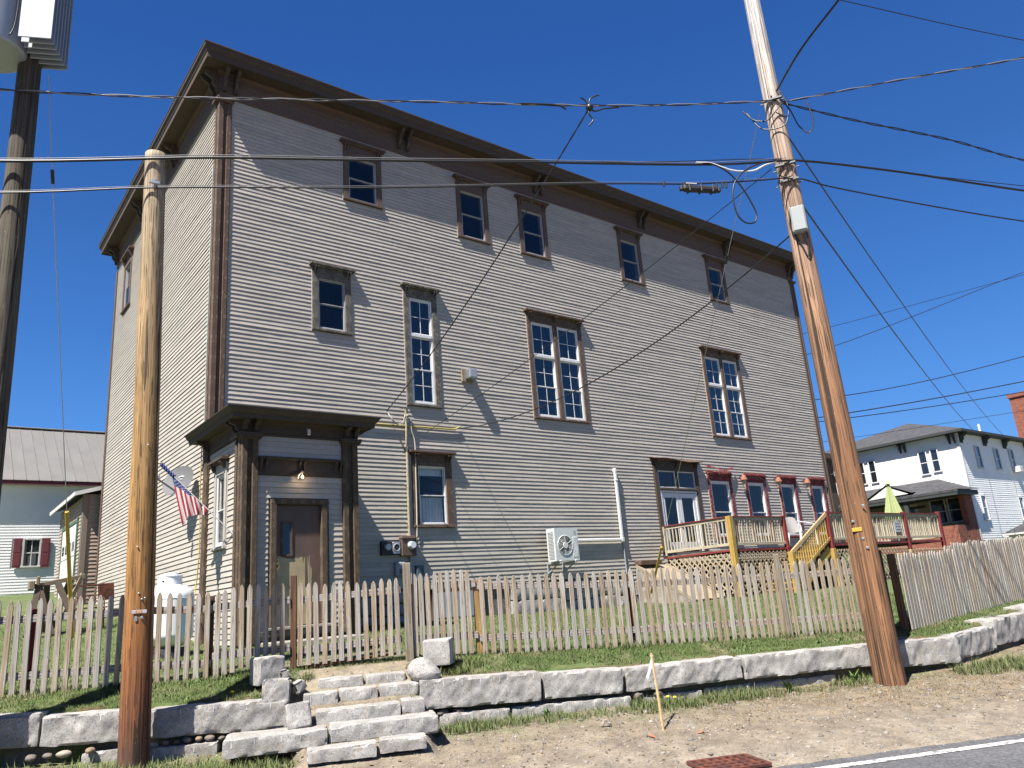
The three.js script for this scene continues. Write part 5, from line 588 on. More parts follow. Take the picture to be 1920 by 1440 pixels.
{ const o = thing('utility_pole', 'tall weathered utility pole, white at the top, standing before the granite wall', 'utility pole'); mk('pole', poleGeo(P2.b, P2.t, .19, .103, 5), M.pole2, o); const n0 = toCam(P2.b), m = new THREE.Matrix4().lookAt(n0, V(0, 0, 0), V(0, 1, 0)), at = (y, r, dx = 0) => polePt(P2, y).addScaledVector(n0, r).add(V(n0.z * dx, 0, -n0.x * dx)); const rad = y => lerp(.19, .103, (y + 1.75) / 12.35);
  const bx = new B(); bx.M = m.clone().setPosition(at(4.68, rad(4.68) + .05, .03)); bx.cbox(0, 0, 0, .20, .40, .12, .012); bx.cbox(0, 0, .064, .17, .36, .01, .004); bx.mesh('cable_box', mat({ color: lin(.26, .28, .28), roughness: .6 }), o); const cb = new B(); cb.tube([at(4.9, rad(5), -.06), at(4.6, rad(5) + .02, -.10), at(4.3, rad(5) + .02, .0), at(4.1, rad(5) + .02, .06), at(4.3, rad(5) + .03, .10), at(4.5, rad(5) + .04, .1)], .012, 6, 40); cb.mesh('cable_loop', M.cable, o);
  const bolts = new B(); for (const y of [6.8, 5.62, 5.36]) { bolts.cyl(at(y, rad(y) - .02, .0), at(y, rad(y) + .06, 0), .012); bolts.cyl(at(y, 0, -rad(y) - .05), at(y, 0, rad(y) + .05), .010); } bolts.mesh('bolts', M.hardware, o); const yt = new B(); yt.M = m.clone().setPosition(at(.22, rad(.2) + .003, -.03)); yt.cbox(0, 0, 0, .12, .05, .008, .003); yt.mesh('tag_plate', M.yellow, o); for (const [y, dx] of [[.33, -.06], [.1, .02], [-.02, .05], [.52, .1]]) { const k = new B(); k.M = m.clone().setPosition(at(y, rad(y) + .002, dx)); k.cbox(0, 0, 0, .035, .03, .01, .004); k.mesh('tag_plate', M.alu, o); }
  const lp = new B(); const L = (...q) => lp.tube(q.map(([dx, y, r]) => at(y, r ?? .1, dx)), .010, 5, 40); L([-.45, 6.72, .1], [-.3, 6.5, .12], [-.12, 6.42, .16], [.05, 6.55, .18], [.18, 6.7, .1]); L([.12, 6.75, .1], [.22, 6.5, .12], [.3, 6.2, .1], [.42, 6.05, .1], [.5, 6.2, .1], [.47, 6.6, .08]); L([-.4, 6.7, .05], [-.2, 6.3, .14], [.1, 6.25, .17], [.2, 6.5, .1]); L([-.15, 5.65, .15], [-.1, 5.45, .18], [.05, 5.4, .18], [.14, 5.6, .15]); L([.14, 6.9, .08], [.2, 6.6, .1], [.16, 6.4, .14], [.02, 6.5, .17]); lp.mesh('jumper_loops', M.cable, o);
  const cl = new B(); for (const y of [6.75, 5.35, 5.62]) { cl.M = m.clone().setPosition(at(y, rad(y), 0)); cl.cbox(0, 0, .02, .3, .035, .05, .006); } cl.M = null; cl.mesh('bracket', M.hardware, o); }
{ const o = thing('utility_pole', 'dark utility pole at the left edge carrying the transformer', 'utility pole'); mk('pole', poleGeo(P0.b, P0.t, .165, .115, 7), M.pole0, o); const tm = mat({ color: lin(.29, .32, .35), roughness: .4, metalness: .2 });
  const c = ST(-1.52, 0, 7.62), q = thing('transformer', 'grey pole transformer with radiator fins at the top left corner', 'transformer', null, V(c.x, 6.46, c.z), STang); new B().geo(new THREE.LatheGeometry([[0, .0], [.36, .0], [.385, .015], [.40, .05], [.40, 1.55], [.36, 1.62], [0, 1.66]].map(a => new THREE.Vector2(...a)), 48)).mesh('tank', tm, q); for (let k = 0; k < 7; k++) { const f = new B(); f.cbox(.60, .72, .30 - k * .095, .36, 1.36, .018, .006); f.mesh('radiator_fin', tm, q); } const hd = new B(); for (const y of [.16, 1.3]) hd.cyl(V(.40, y, .02), V(.62, y, .02), .04); hd.mesh('header_pipe', tm, q); new B().tube([V(.33, .9, .22), V(.35, .5, .22), V(.31, .1, .25), V(.2, -.01, .3), V(.18, -.2, .2)], .008, 5, 30).mesh('ground_wire', M.cable, q); new B().cbox(.25, .8, -.38, .12, .9, .18, .01).mesh('hanger', M.steel, q); for (const a of [.6, 2.2, 3.8]) new B().geo(new THREE.LatheGeometry([[.0, 0], [.05, 0], [.07, .05], [.04, .1], [.07, .15], [.04, .2], [.06, .25], [.03, .32], [0, .33]].map(z => new THREE.Vector2(...z)), 14), mtx(V(.22 * Math.cos(a), 1.62, .22 * Math.sin(a)))).mesh('bushing', M.trimOld, q); }
const wire = (label, pts, r = .011, m = M.cable, name = 'overhead_wire', cat = 'wire', group = 'overhead wires') => { const b = new B(); b.tube(pts, r, 6, Math.max(30, pts.length * 10)); return tag(b.mesh(name, m), label, cat, group); };
const sag = (a, b, s, n = 8) => Array.from({ length: n + 1 }, (_, i) => { const t = i / n; return a.clone().lerp(b, t).add(V(0, -4 * s * t * (1 - t), 0)); });
const twist = (label, pts, r, pitch, rad, m2 = M.cableLight) => { const c = new THREE.CatmullRomCurve3(pts), L = c.getLength(), o = thing('twisted_cable', label, 'wire', 'overhead wires'), n = Math.round(L / .09); for (let k = 0; k < 2; k++) { const q = []; for (let i = 0; i <= n; i++) { const p = c.getPointAt(i / n), a = i / n * L / pitch * 6.2832 + k * 3.1416; q.push(p.add(V(-SA * Math.sin(a) * rad, Math.cos(a) * rad, CA * Math.sin(a) * rad))); } const b = new B(); b.tube(q, r, 5, n * 2); b.mesh('strand', k ? m2 : M.cable, o); } return o; };
const S2 = (l, t) => l.map(([s, y]) => ST(s, y, t));
twist('twisted cable bundle crossing the top of the hall front', S2([[-12, 6.3], [-5, 6.08], [-1.38, 6.02], [.1, 6.05], [2.36, 6.18], [3.99, 6.28], [5.75, 6.37], [7.32, 6.5], [9.15, 6.72]], 7.55), .0085, .95, .011);
twist('twisted cable bundle sloping down right from the pole top', S2([[9.2, 6.75], [10.5, 6.52], [12.22, 6.28], [13.59, 5.99], [20, 5.4], [34, 5.6]], 7.5), .009, .8, .012, M.cable);
twist('twisted cable rising to the upper right edge from the pole', [polePt(P2, 6.76), V(6.48, 6.79, 12.07), V(7.48, 6.75, 13.31), V(12, 6.8, 19)], .008, .7, .010);
wire('thick lashed cable crossing the hall just above the short pole', S2([[-14, 5.3], [-6, 4.95], [-1.27, 5.02], [1.07, 5.21], [3.03, 5.29], [5.18, 5.39], [7.83, 5.51], [8.79, 5.61], [9.1, 5.66], [10.77, 5.59], [13.39, 5.35], [20, 4.9], [34, 5.2]], 7.6), .019);
wire('pale support strand lashed above the thick cable', S2([[-14, 5.335], [-6, 4.985], [-1.27, 5.05], [1.07, 5.24], [3.03, 5.32], [5.18, 5.42], [7.83, 5.54], [9.1, 5.69]], 7.61), .006, M.cableLight);
wire('thin dark wire just above the thick cable near the tall pole', S2([[3.0, 5.36], [5.19, 5.45], [7.17, 5.58], [9.3, 5.74], [11.25, 5.62], [13.44, 5.51], [20, 5.3], [34, 5.5]], 7.5), .007);
wire('cable clamped to the short pole and crossing the upper windows', S2([[-14, 4.9], [-6, 4.5], [-1.23, 4.61], [.42, 4.76], [3.02, 4.89], [6.31, 5.12], [7.53, 5.18], [8.73, 5.31], [9.2, 5.37], [9.59, 5.28], [11.12, 5.05], [13.23, 4.8], [20, 4.3], [34, 4.7]], 7.6), .012);
wire('pale strand lashed along the lower cable', S2([[-14, 4.92], [-6, 4.52], [-1.23, 4.63], [.42, 4.78], [3.02, 4.91], [6.31, 5.14], [7.53, 5.2], [8.73, 5.33]], 7.61), .004, M.cableLight);
wire('white sheathed cable dipping under the thick cable near the tall pole', S2([[7.6, 5.51], [7.83, 5.51], [8.02, 5.45], [8.19, 5.41], [8.5, 5.43], [8.7, 5.53], [8.9, 5.6]], 7.63), .014, mat({ color: lin(.6, .6, .6), roughness: .5 }));
wire('spare black cable loop hanging beside the tall pole', S2([[7.7, 5.5], [7.83, 5.5], [8.07, 5.38], [8.24, 5.17], [8.36, 4.92], [8.42, 4.71], [8.37, 4.59], [8.24, 4.57], [8.13, 4.67], [8.09, 4.91], [8.14, 5.17], [8.32, 5.39], [8.6, 5.54], [8.9, 5.62]], 7.64), .012, M.cable, 'cable_loop', 'cable loop');
{ const o = thing('splice_case', 'black cable splice case hung on the lower cable before the tall pole', 'splice case', null, ST(7.62, 5.11, 7.6), STang); new B().cbox(0, -.01, 0, .56, .105, .10, .035).mesh('body', M.black, o); for (const x of [-.29, .29]) new B().cbox(x, -.01, 0, .05, .08, .07, .015).mesh('end_cap', M.black, o); const r = new B(); for (const x of [-.18, 0, .18]) r.cbox(x, -.01, 0, .03, .125, .12, .03); r.mesh('rib', M.black, o); new B().cbox(-.14, .055, .03, .16, .014, .02, .003).mesh('label_strip', M.white, o); const h = new B(); for (const x of [-.55, -.24, .27, .36, .42]) h.cbox(x, .05 + (x > .3 ? .02 : 0), 0, .025, .09, .03, .005); h.mesh('hanger', M.black, o); }
{ const a = ST(6.11, 6.36, 7.55), e = V(4.07, 4.25, .1); const o = thing('tap_connector', 'tangle of black tap connectors where the service drop leaves the cable', 'connector'); new B().geo(new THREE.SphereGeometry(.055, 10, 8), mtx(a)).mesh('splice_knot', M.cable, o); for (const q of [[[0, 0, 0], [.02, .14, 0], [.1, .2, 0], [.16, .22, 0]], [[0, 0, 0], [-.06, .12, .02], [-.12, .16, .02]], [[0, 0, 0], [.06, -.05, 0], [.22, .0, 0], [.45, .04, 0]], [[0, 0, 0], [-.02, -.1, 0], [.03, -.2, .02], [-.04, -.3, 0]]]) new B().tube(q.map(w => a.clone().add(V(w[0] * CA, w[1], w[0] * SA))), .012, 5, 20).mesh('tail', M.cable, o);
  twist('twisted service drop running from the cable knot down to the weatherhead', sag(a, e, .22), .009, .5, .009, M.cable); new B(); wire('loose black cable end hanging off the twisted bundle', [ST(5.1, 6.34, 7.56), ST(5.5, 6.35, 7.57), ST(5.66, 6.34, 7.57), ST(5.75, 6.29, 7.57)], .014);
  const dl = new B(); dl.tube([e, V(4.12, 4.05, .2), V(4.26, 3.92, .2), V(4.45, 3.98, .16), V(4.57, 4.2, .12)], .011, 5, 30); dl.tube([e, V(4.16, 4.0, .24), V(4.32, 3.88, .22), V(4.52, 4.0, .14), V(4.62, 4.2, .12)], .011, 5, 30); tag(dl.mesh('drip_loop', mat({ color: lin(.3, .29, .27), roughness: .7 })), 'grey drip loops beside the weatherhead', 'wire'); }
wire('black service line sagging across the hall to the yellow pipe end', sag(polePt(P2, 4.58).add(V(-.12, 0, .08)), V(6.16, 3.97, .09), .62, 12), .011);
wire('thin telephone line slanting across the hall to the ground floor window', sag(ST(8.83, 5.5, 7.6), V(5.13, 3.78, .09), .12), .007);
wire('black cable climbing to the top edge from the tall pole', [polePt(P2, 6.9).add(V(-.05, 0, .13)), V(4.44, 6.76, 11.56), V(3.83, 6.63, 12.49), V(1.5, 6.3, 16.5)], .016);
wire('thin high wire crossing the top right corner', [V(2, 10.1, 8.6), V(7.2, 9.33, 11.08), V(10.61, 8.89, 12.67), V(20, 8.2, 17.2)], .008);
{ const guy = (label, glabel, a, e, g0, g1, mid) => { wire(label, [a, e], .006, M.steel, 'guy_wire', 'guy wire', 'pole guy wires'); const d = e.clone().sub(a); const p = a.clone().addScaledVector(d, g0), q = a.clone().addScaledVector(d, g1); const b = new B(); b.cyl(p, q, .028, .034, 10); tag(b.mesh('guy_guard', M.yellow), glabel, 'guy guard', 'yellow guy guards'); const i = new B(), w = a.clone().addScaledVector(d, mid), u = d.clone().normalize(); i.cyl(w.clone().addScaledVector(u, -.09), w.clone().addScaledVector(u, .09), .022); tag(i.mesh('guy_insulator', M.cable), label.replace('guy wire', 'guy insulator on the wire'), 'insulator', 'guy insulators'); };
  guy('guy wire at the left edge running down behind the left fence', 'yellow guard on the left guy wire behind the fence', V(-3.97, 6.38, 6.31), V(-2.39, -.60, 1.0), .705, .97, .14); guy('guy wire from the tall pole to the lawn by the deck', 'yellow guard on the guy wire at the deck corner', V(4.97, 6.57, 10.48), V(11.21, -.42, 1.3), .845, 1.0, .2); }

// ---------- neighbouring buildings ----------
function sidingBlock(name, parent, m, L, y0, y1, cuts, exp, lip) { return clapboards(null, 0, L, y0, y1, cuts, m, 77, exp, lip, true, 6).mesh(name, m, parent); }
function plainWindow(parent, w, h, m, frame = M.white, opt = {}) { const c = new B(); const f = .06; c.cbox(f / 2, h / 2, .02, f, h, .06, .004); c.cbox(w - f / 2, h / 2, .02, f, h, .06, .004); c.cbox(w / 2, h - f / 2, .02, w - 2 * f, f, .06, .004); c.cbox(w / 2, f / 2, .024, w + .04, f, .066, .004); c.cbox(w / 2, h * .5, .0, w - 2 * f, .04, .03, .003); if (opt.mid) c.cbox(w / 2, h * .5, .002, .03, h - 2 * f, .024, .003); const r = c.mesh('window', frame, parent); new B().box(f * .9, f * .9, -.012, w - f * .9, h - f * .9, -.006).mesh('pane', M.darkGlass, r); if (opt.shutter) for (const x of [-opt.shutter - .015, w + .015]) { const s = new B(); s.cbox(x + opt.shutter / 2, h / 2, .03, opt.shutter, h, .04, .005); s.cbox(x + opt.shutter / 2, h * .72, .053, opt.shutter - .08, h * .4, .006, .002); s.cbox(x + opt.shutter / 2, h * .27, .053, opt.shutter - .08, h * .4, .006, .002); s.mesh('shutter', M.maroon, r); } return r; }
M.darkGlass = new THREE.MeshPhysicalMaterial({ color: lin(.012, .015, .02), roughness: .04, clearcoat: 1, clearcoatRoughness: .02 });
{ // white house with the standing-seam roof, far left
  const o = thing('metal_roof_house', 'white clapboard house with grey standing seam metal roof and maroon shutters', 'house', null, V(-9, 0, -18)); const L = 14, gy = .6;
  new B().box(0, gy, -8, L, 5.3, -.01).mesh('body', M.sidingWhite, o); sidingBlock('siding', o, M.sidingWhite, L, gy + .5, 5.15, [[7.35, 8.35, 2.1, 3.2]], .105, .012);
  const wn = plainWindow(o, .60, 1.06, 0, M.whiteMatte, { mid: true, shutter: .27 }); wn.position.set(7.69, 2.12, .03);
  new B().box(.0, gy - 1.2, -.3, L, gy + .5, .01).mesh('foundation', M.concrete, o);
  const rg = new B({ swap: true }); rg.bar(V(-.1, 5.24, .28), V(L + .1, 5.24, .28), .05, .18); rg.mesh('eave_board', M.maroon, o); new B().box(-.1, 5.14, .0, L + .1, 5.16, .28).mesh('soffit', M.whiteMatte, o);
  const y0 = 5.31, y1 = 8.25, z0 = .33, z1 = -4.0; for (let x = -.2; x < L + .2; x += .41) { const q = new B({ ox: x }); const a = V(x, y0, z0), b2 = V(x + .405, y0, z0), c = V(x + .405, y1, z1), d = V(x, y1, z1); q.quad(a, b2, c, d); const n = V(0, z0 - z1, y1 - y0).normalize(); q.bar(V(x + .2, y0, z0).addScaledVector(n, .006).add(V(.2, 0, 0)), V(x + .4, y1, z1).addScaledVector(n, .006), .022, .034, n); q.mesh('roof_panel', M.metalRoof, o); }
  new B().quad(V(-.2, y1, z1), V(L + .2, y1, z1), V(L + .2, y0, -8.4), V(-.2, y0, -8.4)).mesh('back_roof', M.metalRoof, o); new B({ swap: true }).cbox(L / 2, y1 + .01, z1, L + .5, .06, .3, .02).mesh('ridge_cap', M.metalRoof, o); for (const x of [.02, L - .02]) { const g = new B(); g.tri(V(x, 5.3, 0), V(x, 5.3, -8), V(x, y1 - .05, z1)); g.mesh('gable_wall', M.sidingWhite, o); } }
{ // small garage behind the hall
  const o = thing('garage', 'small brown sided garage with a white panel door behind the hall', 'garage', null, V(-.45, 0, -11.3)); const H = 3.85, gy = .2; new B().box(.03, gy, -4.6, 4, H, -.03).mesh('body', M.sheath, o); sidingBlock('front_siding', o, M.sidingBrown, 1.6, gy, H, [], .115, .022).position.z = -.02; const sw = sidingBlock('side_siding', o, M.sidingBrown, 4.5, gy, H - .05, [[.95, 3.85, -5, 3.05]], .115, .022); sw.rotation.y = rotL; sw.position.set(.02, 0, -4.55);
  const cb = new B(); cb.cbox(.06, (gy + H) / 2, .012, .16, H - gy, .05, .006); cb.mesh('corner_board', mat({ color: lin(.17, .13, .11), roughness: .8 }), o); const c2 = new B(); c2.cbox(.0, (gy + H) / 2, -.075, .045, H - gy, .15, .006); c2.mesh('corner_board', M.green, o);
  const d = new B(); d.cbox(-.0, 1.62, -2.15, .05, 2.85, 2.7, .006); const dm = d.mesh('garage_door', M.white, o); for (const y of [.75, 1.4, 2.05]) new B().cbox(-.027, y, -2.15, .012, .03, 2.68, .002).mesh('panel_joint', M.greyPaint, dm); for (let k = 0; k < 4; k++) new B().cbox(-.03, 2.36, -3.1 + k * .62, .012, .3, .36, .003).mesh('door_pane', M.darkGlass, dm); const fr = new B(); fr.cbox(-.01, 1.7, -.74, .07, 3.1, .12, .006); fr.cbox(-.01, 1.7, -3.56, .07, 3.1, .12, .006); fr.cbox(-.01, 3.12, -2.15, .07, .12, 2.7, .006); fr.mesh('door_frame', M.green, o);
  const r = new B(); r.quad(V(-.28, H + .02, .25), V(1.9, H + .62, .25), V(1.9, H + .62, -4.8), V(-.28, H + .02, -4.8)); r.mesh('roof', M.shingle, o); const rk = new B({ swap: true }); rk.bar(V(-.28, H - .02, .26), V(1.9, H + .58, .26), .04, .12); rk.bar(V(-.29, H - .02, .25), V(-.29, H - .02, -4.8), .04, .12); rk.mesh('rake_board', M.whiteMatte, o); }
{ // big white house on the right with brick porch
  const X = 41.18, Z = -2.21, gy = .9, H = 6.95; const o = thing('white_house', 'white two storey house with dark hip roof and brick porch at the right', 'house', null, V(X, 0, Z)); new B().box(.03, gy - 1.5, -9.5, 22, H, -.03).mesh('body', M.sidingWhite, o);
  const ss = sidingBlock('siding', o, M.sidingWhite, 22, gy, H, [], .12, .013); ss.position.z = -.02; const sw = sidingBlock('siding', o, M.sidingWhite, 9.5, 3.4, H, [], .12, .013); sw.rotation.y = rotL; sw.position.set(.02, 0, -9.5);
  const W = (x, y, w, h) => { const q = plainWindow(o, w, h); q.position.set(x, y, .02); return q; }, WW = (z, y, w, h) => { const q = plainWindow(o, w, h); q.rotation.y = rotL; q.position.set(y < 3 ? -.05 : -.02, y, z); return q; };
  W(1.85, 4.88, .62, 1.32); W(4.42, 4.9, .64, 1.32); W(6.65, 4.95, .62, 1.32); W(9.2, 4.95, .62, 1.32); W(1.05, 1.95, .66, 1.4); W(6.3, 1.95, .66, 1.4); const ac = new B(); ac.cbox(6.98, 5.0, .2, .5, .36, .4, .02); ac.mesh('window_air_conditioner', M.whiteMatte, o);
  WW(-2.32, 4.78, .50, 1.38); WW(-1.64, 4.84, .46, 1.34); WW(-6.05, 4.8, .46, 1.38); WW(-5.35, 4.8, .46, 1.38);
  const cb = new B(); cb.cbox(-.01, (gy + H) / 2, -.06, .05, H - gy, .16, .01); cb.cbox(.06, (gy + H) / 2, .01, .16, H - gy, .05, .01); cb.mesh('corner_board', M.white, o);
  const e = .5, y = H; const R = new B(); const a = V(-e, y, e), b2 = V(22 + e, y, e), c = V(22 + e, y, -9.5 - e), d = V(-e, y, -9.5 - e), p = V(5, y + 1.85, -4.75), q = V(17, y + 1.85, -4.75); R.quad(a, b2, q, p); R.tri(d, a, p); R.quad(c, d, p, q); R.tri(b2, c, q); R.mesh('roof', M.shingle, o); const ev = new B(); ev.box(-e, y - .14, -9.5 - e, 22 + e, y - .005, e); ev.mesh('eave', M.darkTrim, o); for (const [x, z, r] of [[.25, 0, 0], [3.4, 0, 0], [6.2, 0, 0], [9.5, 0, 0]]) for (const dx of [-.12, .12]) { const k = new B(); addBrk(k, x + dx, y - .14, .35, .55, .09, .0); k.mesh('eave_bracket', M.darkTrim, o); } for (const z of [-.3, -3.1, -6.2]) for (const dx of [-.14, .14]) { const k = new B(); addBrk(k, z + dx, y - .14, .35, .55, .09, .0); place(k.mesh('eave_bracket', M.darkTrim, o), true); }
  // porch on the near side
  const PX = -2.4, pr = new B(); pr.quad(V(PX - .2, 3.55, .45), V(0, 4.45, -1.5), V(0, 4.45, -9), V(PX - .2, 3.55, -9)); pr.tri(V(PX - .2, 3.55, .45), V(.3, 3.6, .45), V(0, 4.45, -1.5)); pr.quad(V(PX - .2, 3.55, .45), V(PX - .2, 3.55, -9), V(PX - .2, 3.42, -9), V(PX - .2, 3.42, .45)); pr.mesh('porch_roof', M.shingle, o); const pe = new B(); pe.box(PX - .18, 3.26, -9, PX - .04, 3.54, .4); pe.box(PX - .04, 3.3, .26, .0, 3.54, .4); pe.mesh('porch_beam', M.darkTrim, o); new B().box(PX - .04, 3.31, -9, -.01, 3.35, .24).mesh('porch_ceiling', M.darkTrim, o);
  const gb = new B(); gb.quad(V(PX - .25, 3.62, -4.6), V(PX - .25, 4.3, -3.25), V(-.3, 4.32, -3.25), V(-.3, 3.9, -4.6)); gb.quad(V(PX - .25, 4.3, -3.25), V(PX - .25, 3.7, -1.9), V(-.3, 3.9, -1.9), V(-.3, 4.32, -3.25)); gb.mesh('porch_gable_roof', M.shingle, o); const gf = new B(); gf.tri(V(PX - .2, 3.6, -4.4), V(PX - .2, 3.66, -2.1), V(PX - .2, 4.2, -3.25)); gf.mesh('porch_gable', M.whiteMatte, o);
  const br = new B(); br.box(PX - .1, gy - 1.6, -9, PX + .2, 1.72, .02); br.box(PX + .2, gy - 1.6, -.28, -1.0, 1.72, .02); br.box(-.98, gy - 1.6, -.28, .0, 3.3, .03); br.mesh('brick_porch', M.brick, o); for (const z of [-2.45, -5.4, -8.6]) new B().cbox(PX + .05, 2.5, z, .22, 1.55, .22, .01).mesh('porch_post', M.darkTrim, o);
  const yw = mat({ color: lin(.30, .27, .19), roughness: .8 }); const ws = clapboards(null, 0, 9.5, gy, 3.35, [], yw, 79, .12, .02, true, 6).mesh('porch_wall', yw, o); ws.rotation.y = rotL; ws.position.set(0.0, 0, -9.5); WW(-2.25, 1.97, .86, 1.38); WW(-1.3, 1.97, .82, 1.38); WW(-6.6, 1.9, .7, 1.2); const dr = new B(); dr.cbox(-.03, 2.1, -3.4, .06, 2.3, .95, .006); const dd = dr.mesh('porch_door', M.whiteMatte, o); new B().cbox(-.065, 2.7, -3.4, .012, .6, .55, .004).mesh('door_pane', M.darkGlass, dd); for (const [z, w] of [[-1.15, 1.5], [-3.1, 1.2]]) { const k = new B(); k.cbox(-.05, 3.05, z, .05, .14, w, .006); k.mesh('lintel', M.darkTrim, o); }
  // chimney beyond
  const ch = new B(); ch.box(19.75, H - .5, -3.6, 21.2, H + 5.0, -2.6); ch.box(19.65, H + 4.7, -3.7, 21.3, H + 5.0, -2.5); const cm = ch.mesh('chimney', M.brick, o); new B().cyl(V(11.3, H + 1.0, -3.0), V(11.3, H + 1.9, -3.0), .08).mesh('vent_pipe', M.white, o); }
{ const o = thing('shed', 'low shed with grey shingle roof at the right edge before the white house', 'shed', null, V(38.2, .15, 2.4)); new B().box(.2, -.8, -2.2, 6, .9, -.2).mesh('body', M.whiteMatte, o); const r = new B(); const a = V(0, .86, 0), b = V(6.4, .86, 0), c = V(6.4, .86, -2.4), d = V(0, .86, -2.4), p = V(1.2, 1.55, -1.2), q = V(5.4, 1.55, -1.2); r.quad(a, b, q, p); r.tri(d, a, p); r.quad(c, d, p, q); r.tri(b, c, q); r.mesh('roof', M.shingle, o); const e = new B({ swap: true }); e.box(0, .78, -2.4, 6.4, .858, 0); e.mesh('eave', M.whiteMatte, o); }
{ const o = thing('brown_outbuilding', 'dark brown building showing between the hall corner and the tall pole', 'building', null, V(36.2, 0, -8.5)); new B().box(0, -.5, -4, 2.6, 6.3, 0).mesh('body', M.trimDark, o); new B().box(-.4, 6.3, -4.4, 3, 6.6, .4).mesh('eave', M.trimDark, o); new B().box(.6, 5.2, .0, 1.8, 5.7, .05).mesh('panel', M.postGrey, o); }
{ const w = (l, p, r = .016) => wire(l, p, r); w('far wire passing high beyond the right corner of the hall', [V(24, 8.7, -4.2), V(29.03, 10.06, -1.91), V(40.13, 14.17, 3.27), V(48, 17, 7)]); w('second far wire high beyond the right corner', [V(24, 9.8, -4.2), V(29.22, 11.08, -1.82), V(40.09, 14.02, 3.25), V(48, 16.2, 7)], .012); w('wavy far wire above the white house roof', [V(24, 7.1, -4.2), V(28.04, 7.52, -2.37), V(32.33, 8.13, -.37), V(38.86, 9.54, 2.67), V(46, 11.4, 6)], .02); w('upper of two close wires above the white house', [V(24, 6.2, -4.2), V(27.88, 6.66, -2.45), V(33, 7.35, 0), V(38.5, 8.23, 2.51), V(46, 9.5, 6)], .024); w('lower of two close wires above the white house', [V(24, 6.1, -4.2), V(27.85, 6.46, -2.46), V(33, 7.0, 0), V(38.35, 7.69, 2.44), V(46, 8.7, 6)], .02); w('faint wire just over the white house ridge', [V(24, 5.2, -4.2), V(27.8, 5.52, -2.49), V(38.09, 6.74, 2.31), V(46, 7.7, 6)], .01);
  w('service line from the tall pole to the white house eave', sag(polePt(P2, 6.5), V(46.5, 7.0, -1.8), .5), .012); w('second service line from the tall pole to the white house', sag(polePt(P2, 5.3), V(43.2, 6.8, -1.9), .4), .014); }

// ---------- grass, gravel and small things ----------
function tuftGeo(n, h, spread, w, sd) { const p = [], nn = [], ix = []; for (let k = 0; k < n; k++) { const a = hsh(k, 1, sd) * 6.283, r = hsh(k, 2, sd) * spread, ln = h * (.55 + .6 * hsh(k, 3, sd)), lean = .25 + .8 * hsh(k, 4, sd), d = hsh(k, 5, sd) * 6.283; const bx = Math.cos(a) * r, bz = Math.sin(a) * r, sx = -Math.sin(d) * w, sz = Math.cos(d) * w, mx = bx + Math.cos(d) * ln * lean * .3, mz = bz + Math.sin(d) * ln * lean * .3, tx = bx + Math.cos(d) * ln * lean * .8, tz = bz + Math.sin(d) * ln * lean * .8, o = p.length / 3; p.push(bx - sx, 0, bz - sz, bx + sx, 0, bz + sz, mx + sx * .8, ln * .6, mz + sz * .8, mx - sx * .8, ln * .6, mz - sz * .8, tx, ln, tz); for (let q = 0; q < 5; q++) nn.push(Math.cos(d) * .35, .9, Math.sin(d) * .35); ix.push(o, o + 1, o + 2, o, o + 2, o + 3, o + 3, o + 2, o + 4); } const g = new THREE.BufferGeometry(); g.setAttribute('position', new THREE.Float32BufferAttribute(p, 3)); g.setAttribute('normal', new THREE.Float32BufferAttribute(nn, 3)); g.setIndex(ix); return g; }
M.blade = mat({ color: lin(1, 1, 1), roughness: .8 });
function scatter(name, label, cat, geo, m, list) { const q = new THREE.InstancedMesh(geo, m, list.length), X = new THREE.Matrix4(), e = new THREE.Euler(), Q = new THREE.Quaternion(), c = new THREE.Color(); list.forEach(([pos, s, col, sy], i) => { e.set(rr(-.15, .15), rr(0, 6.28), rr(-.15, .15)); Q.setFromEuler(e); X.compose(pos, Q, V(s, s * (sy ?? 1), s)); q.setMatrixAt(i, X); c.setRGB(...col); q.setColorAt(i, c); }); q.name = numbered(name); q.castShadow = q.receiveShadow = true; scene.add(q); stuff(q); q.userData.label = label; q.userData.category = cat; return q; }
const gcol = k => mulc(mixc(mixc([.072, .125, .024], [.13, .17, .05], rnd()), [.24, .21, .125], k), rr(.75, 1.25));
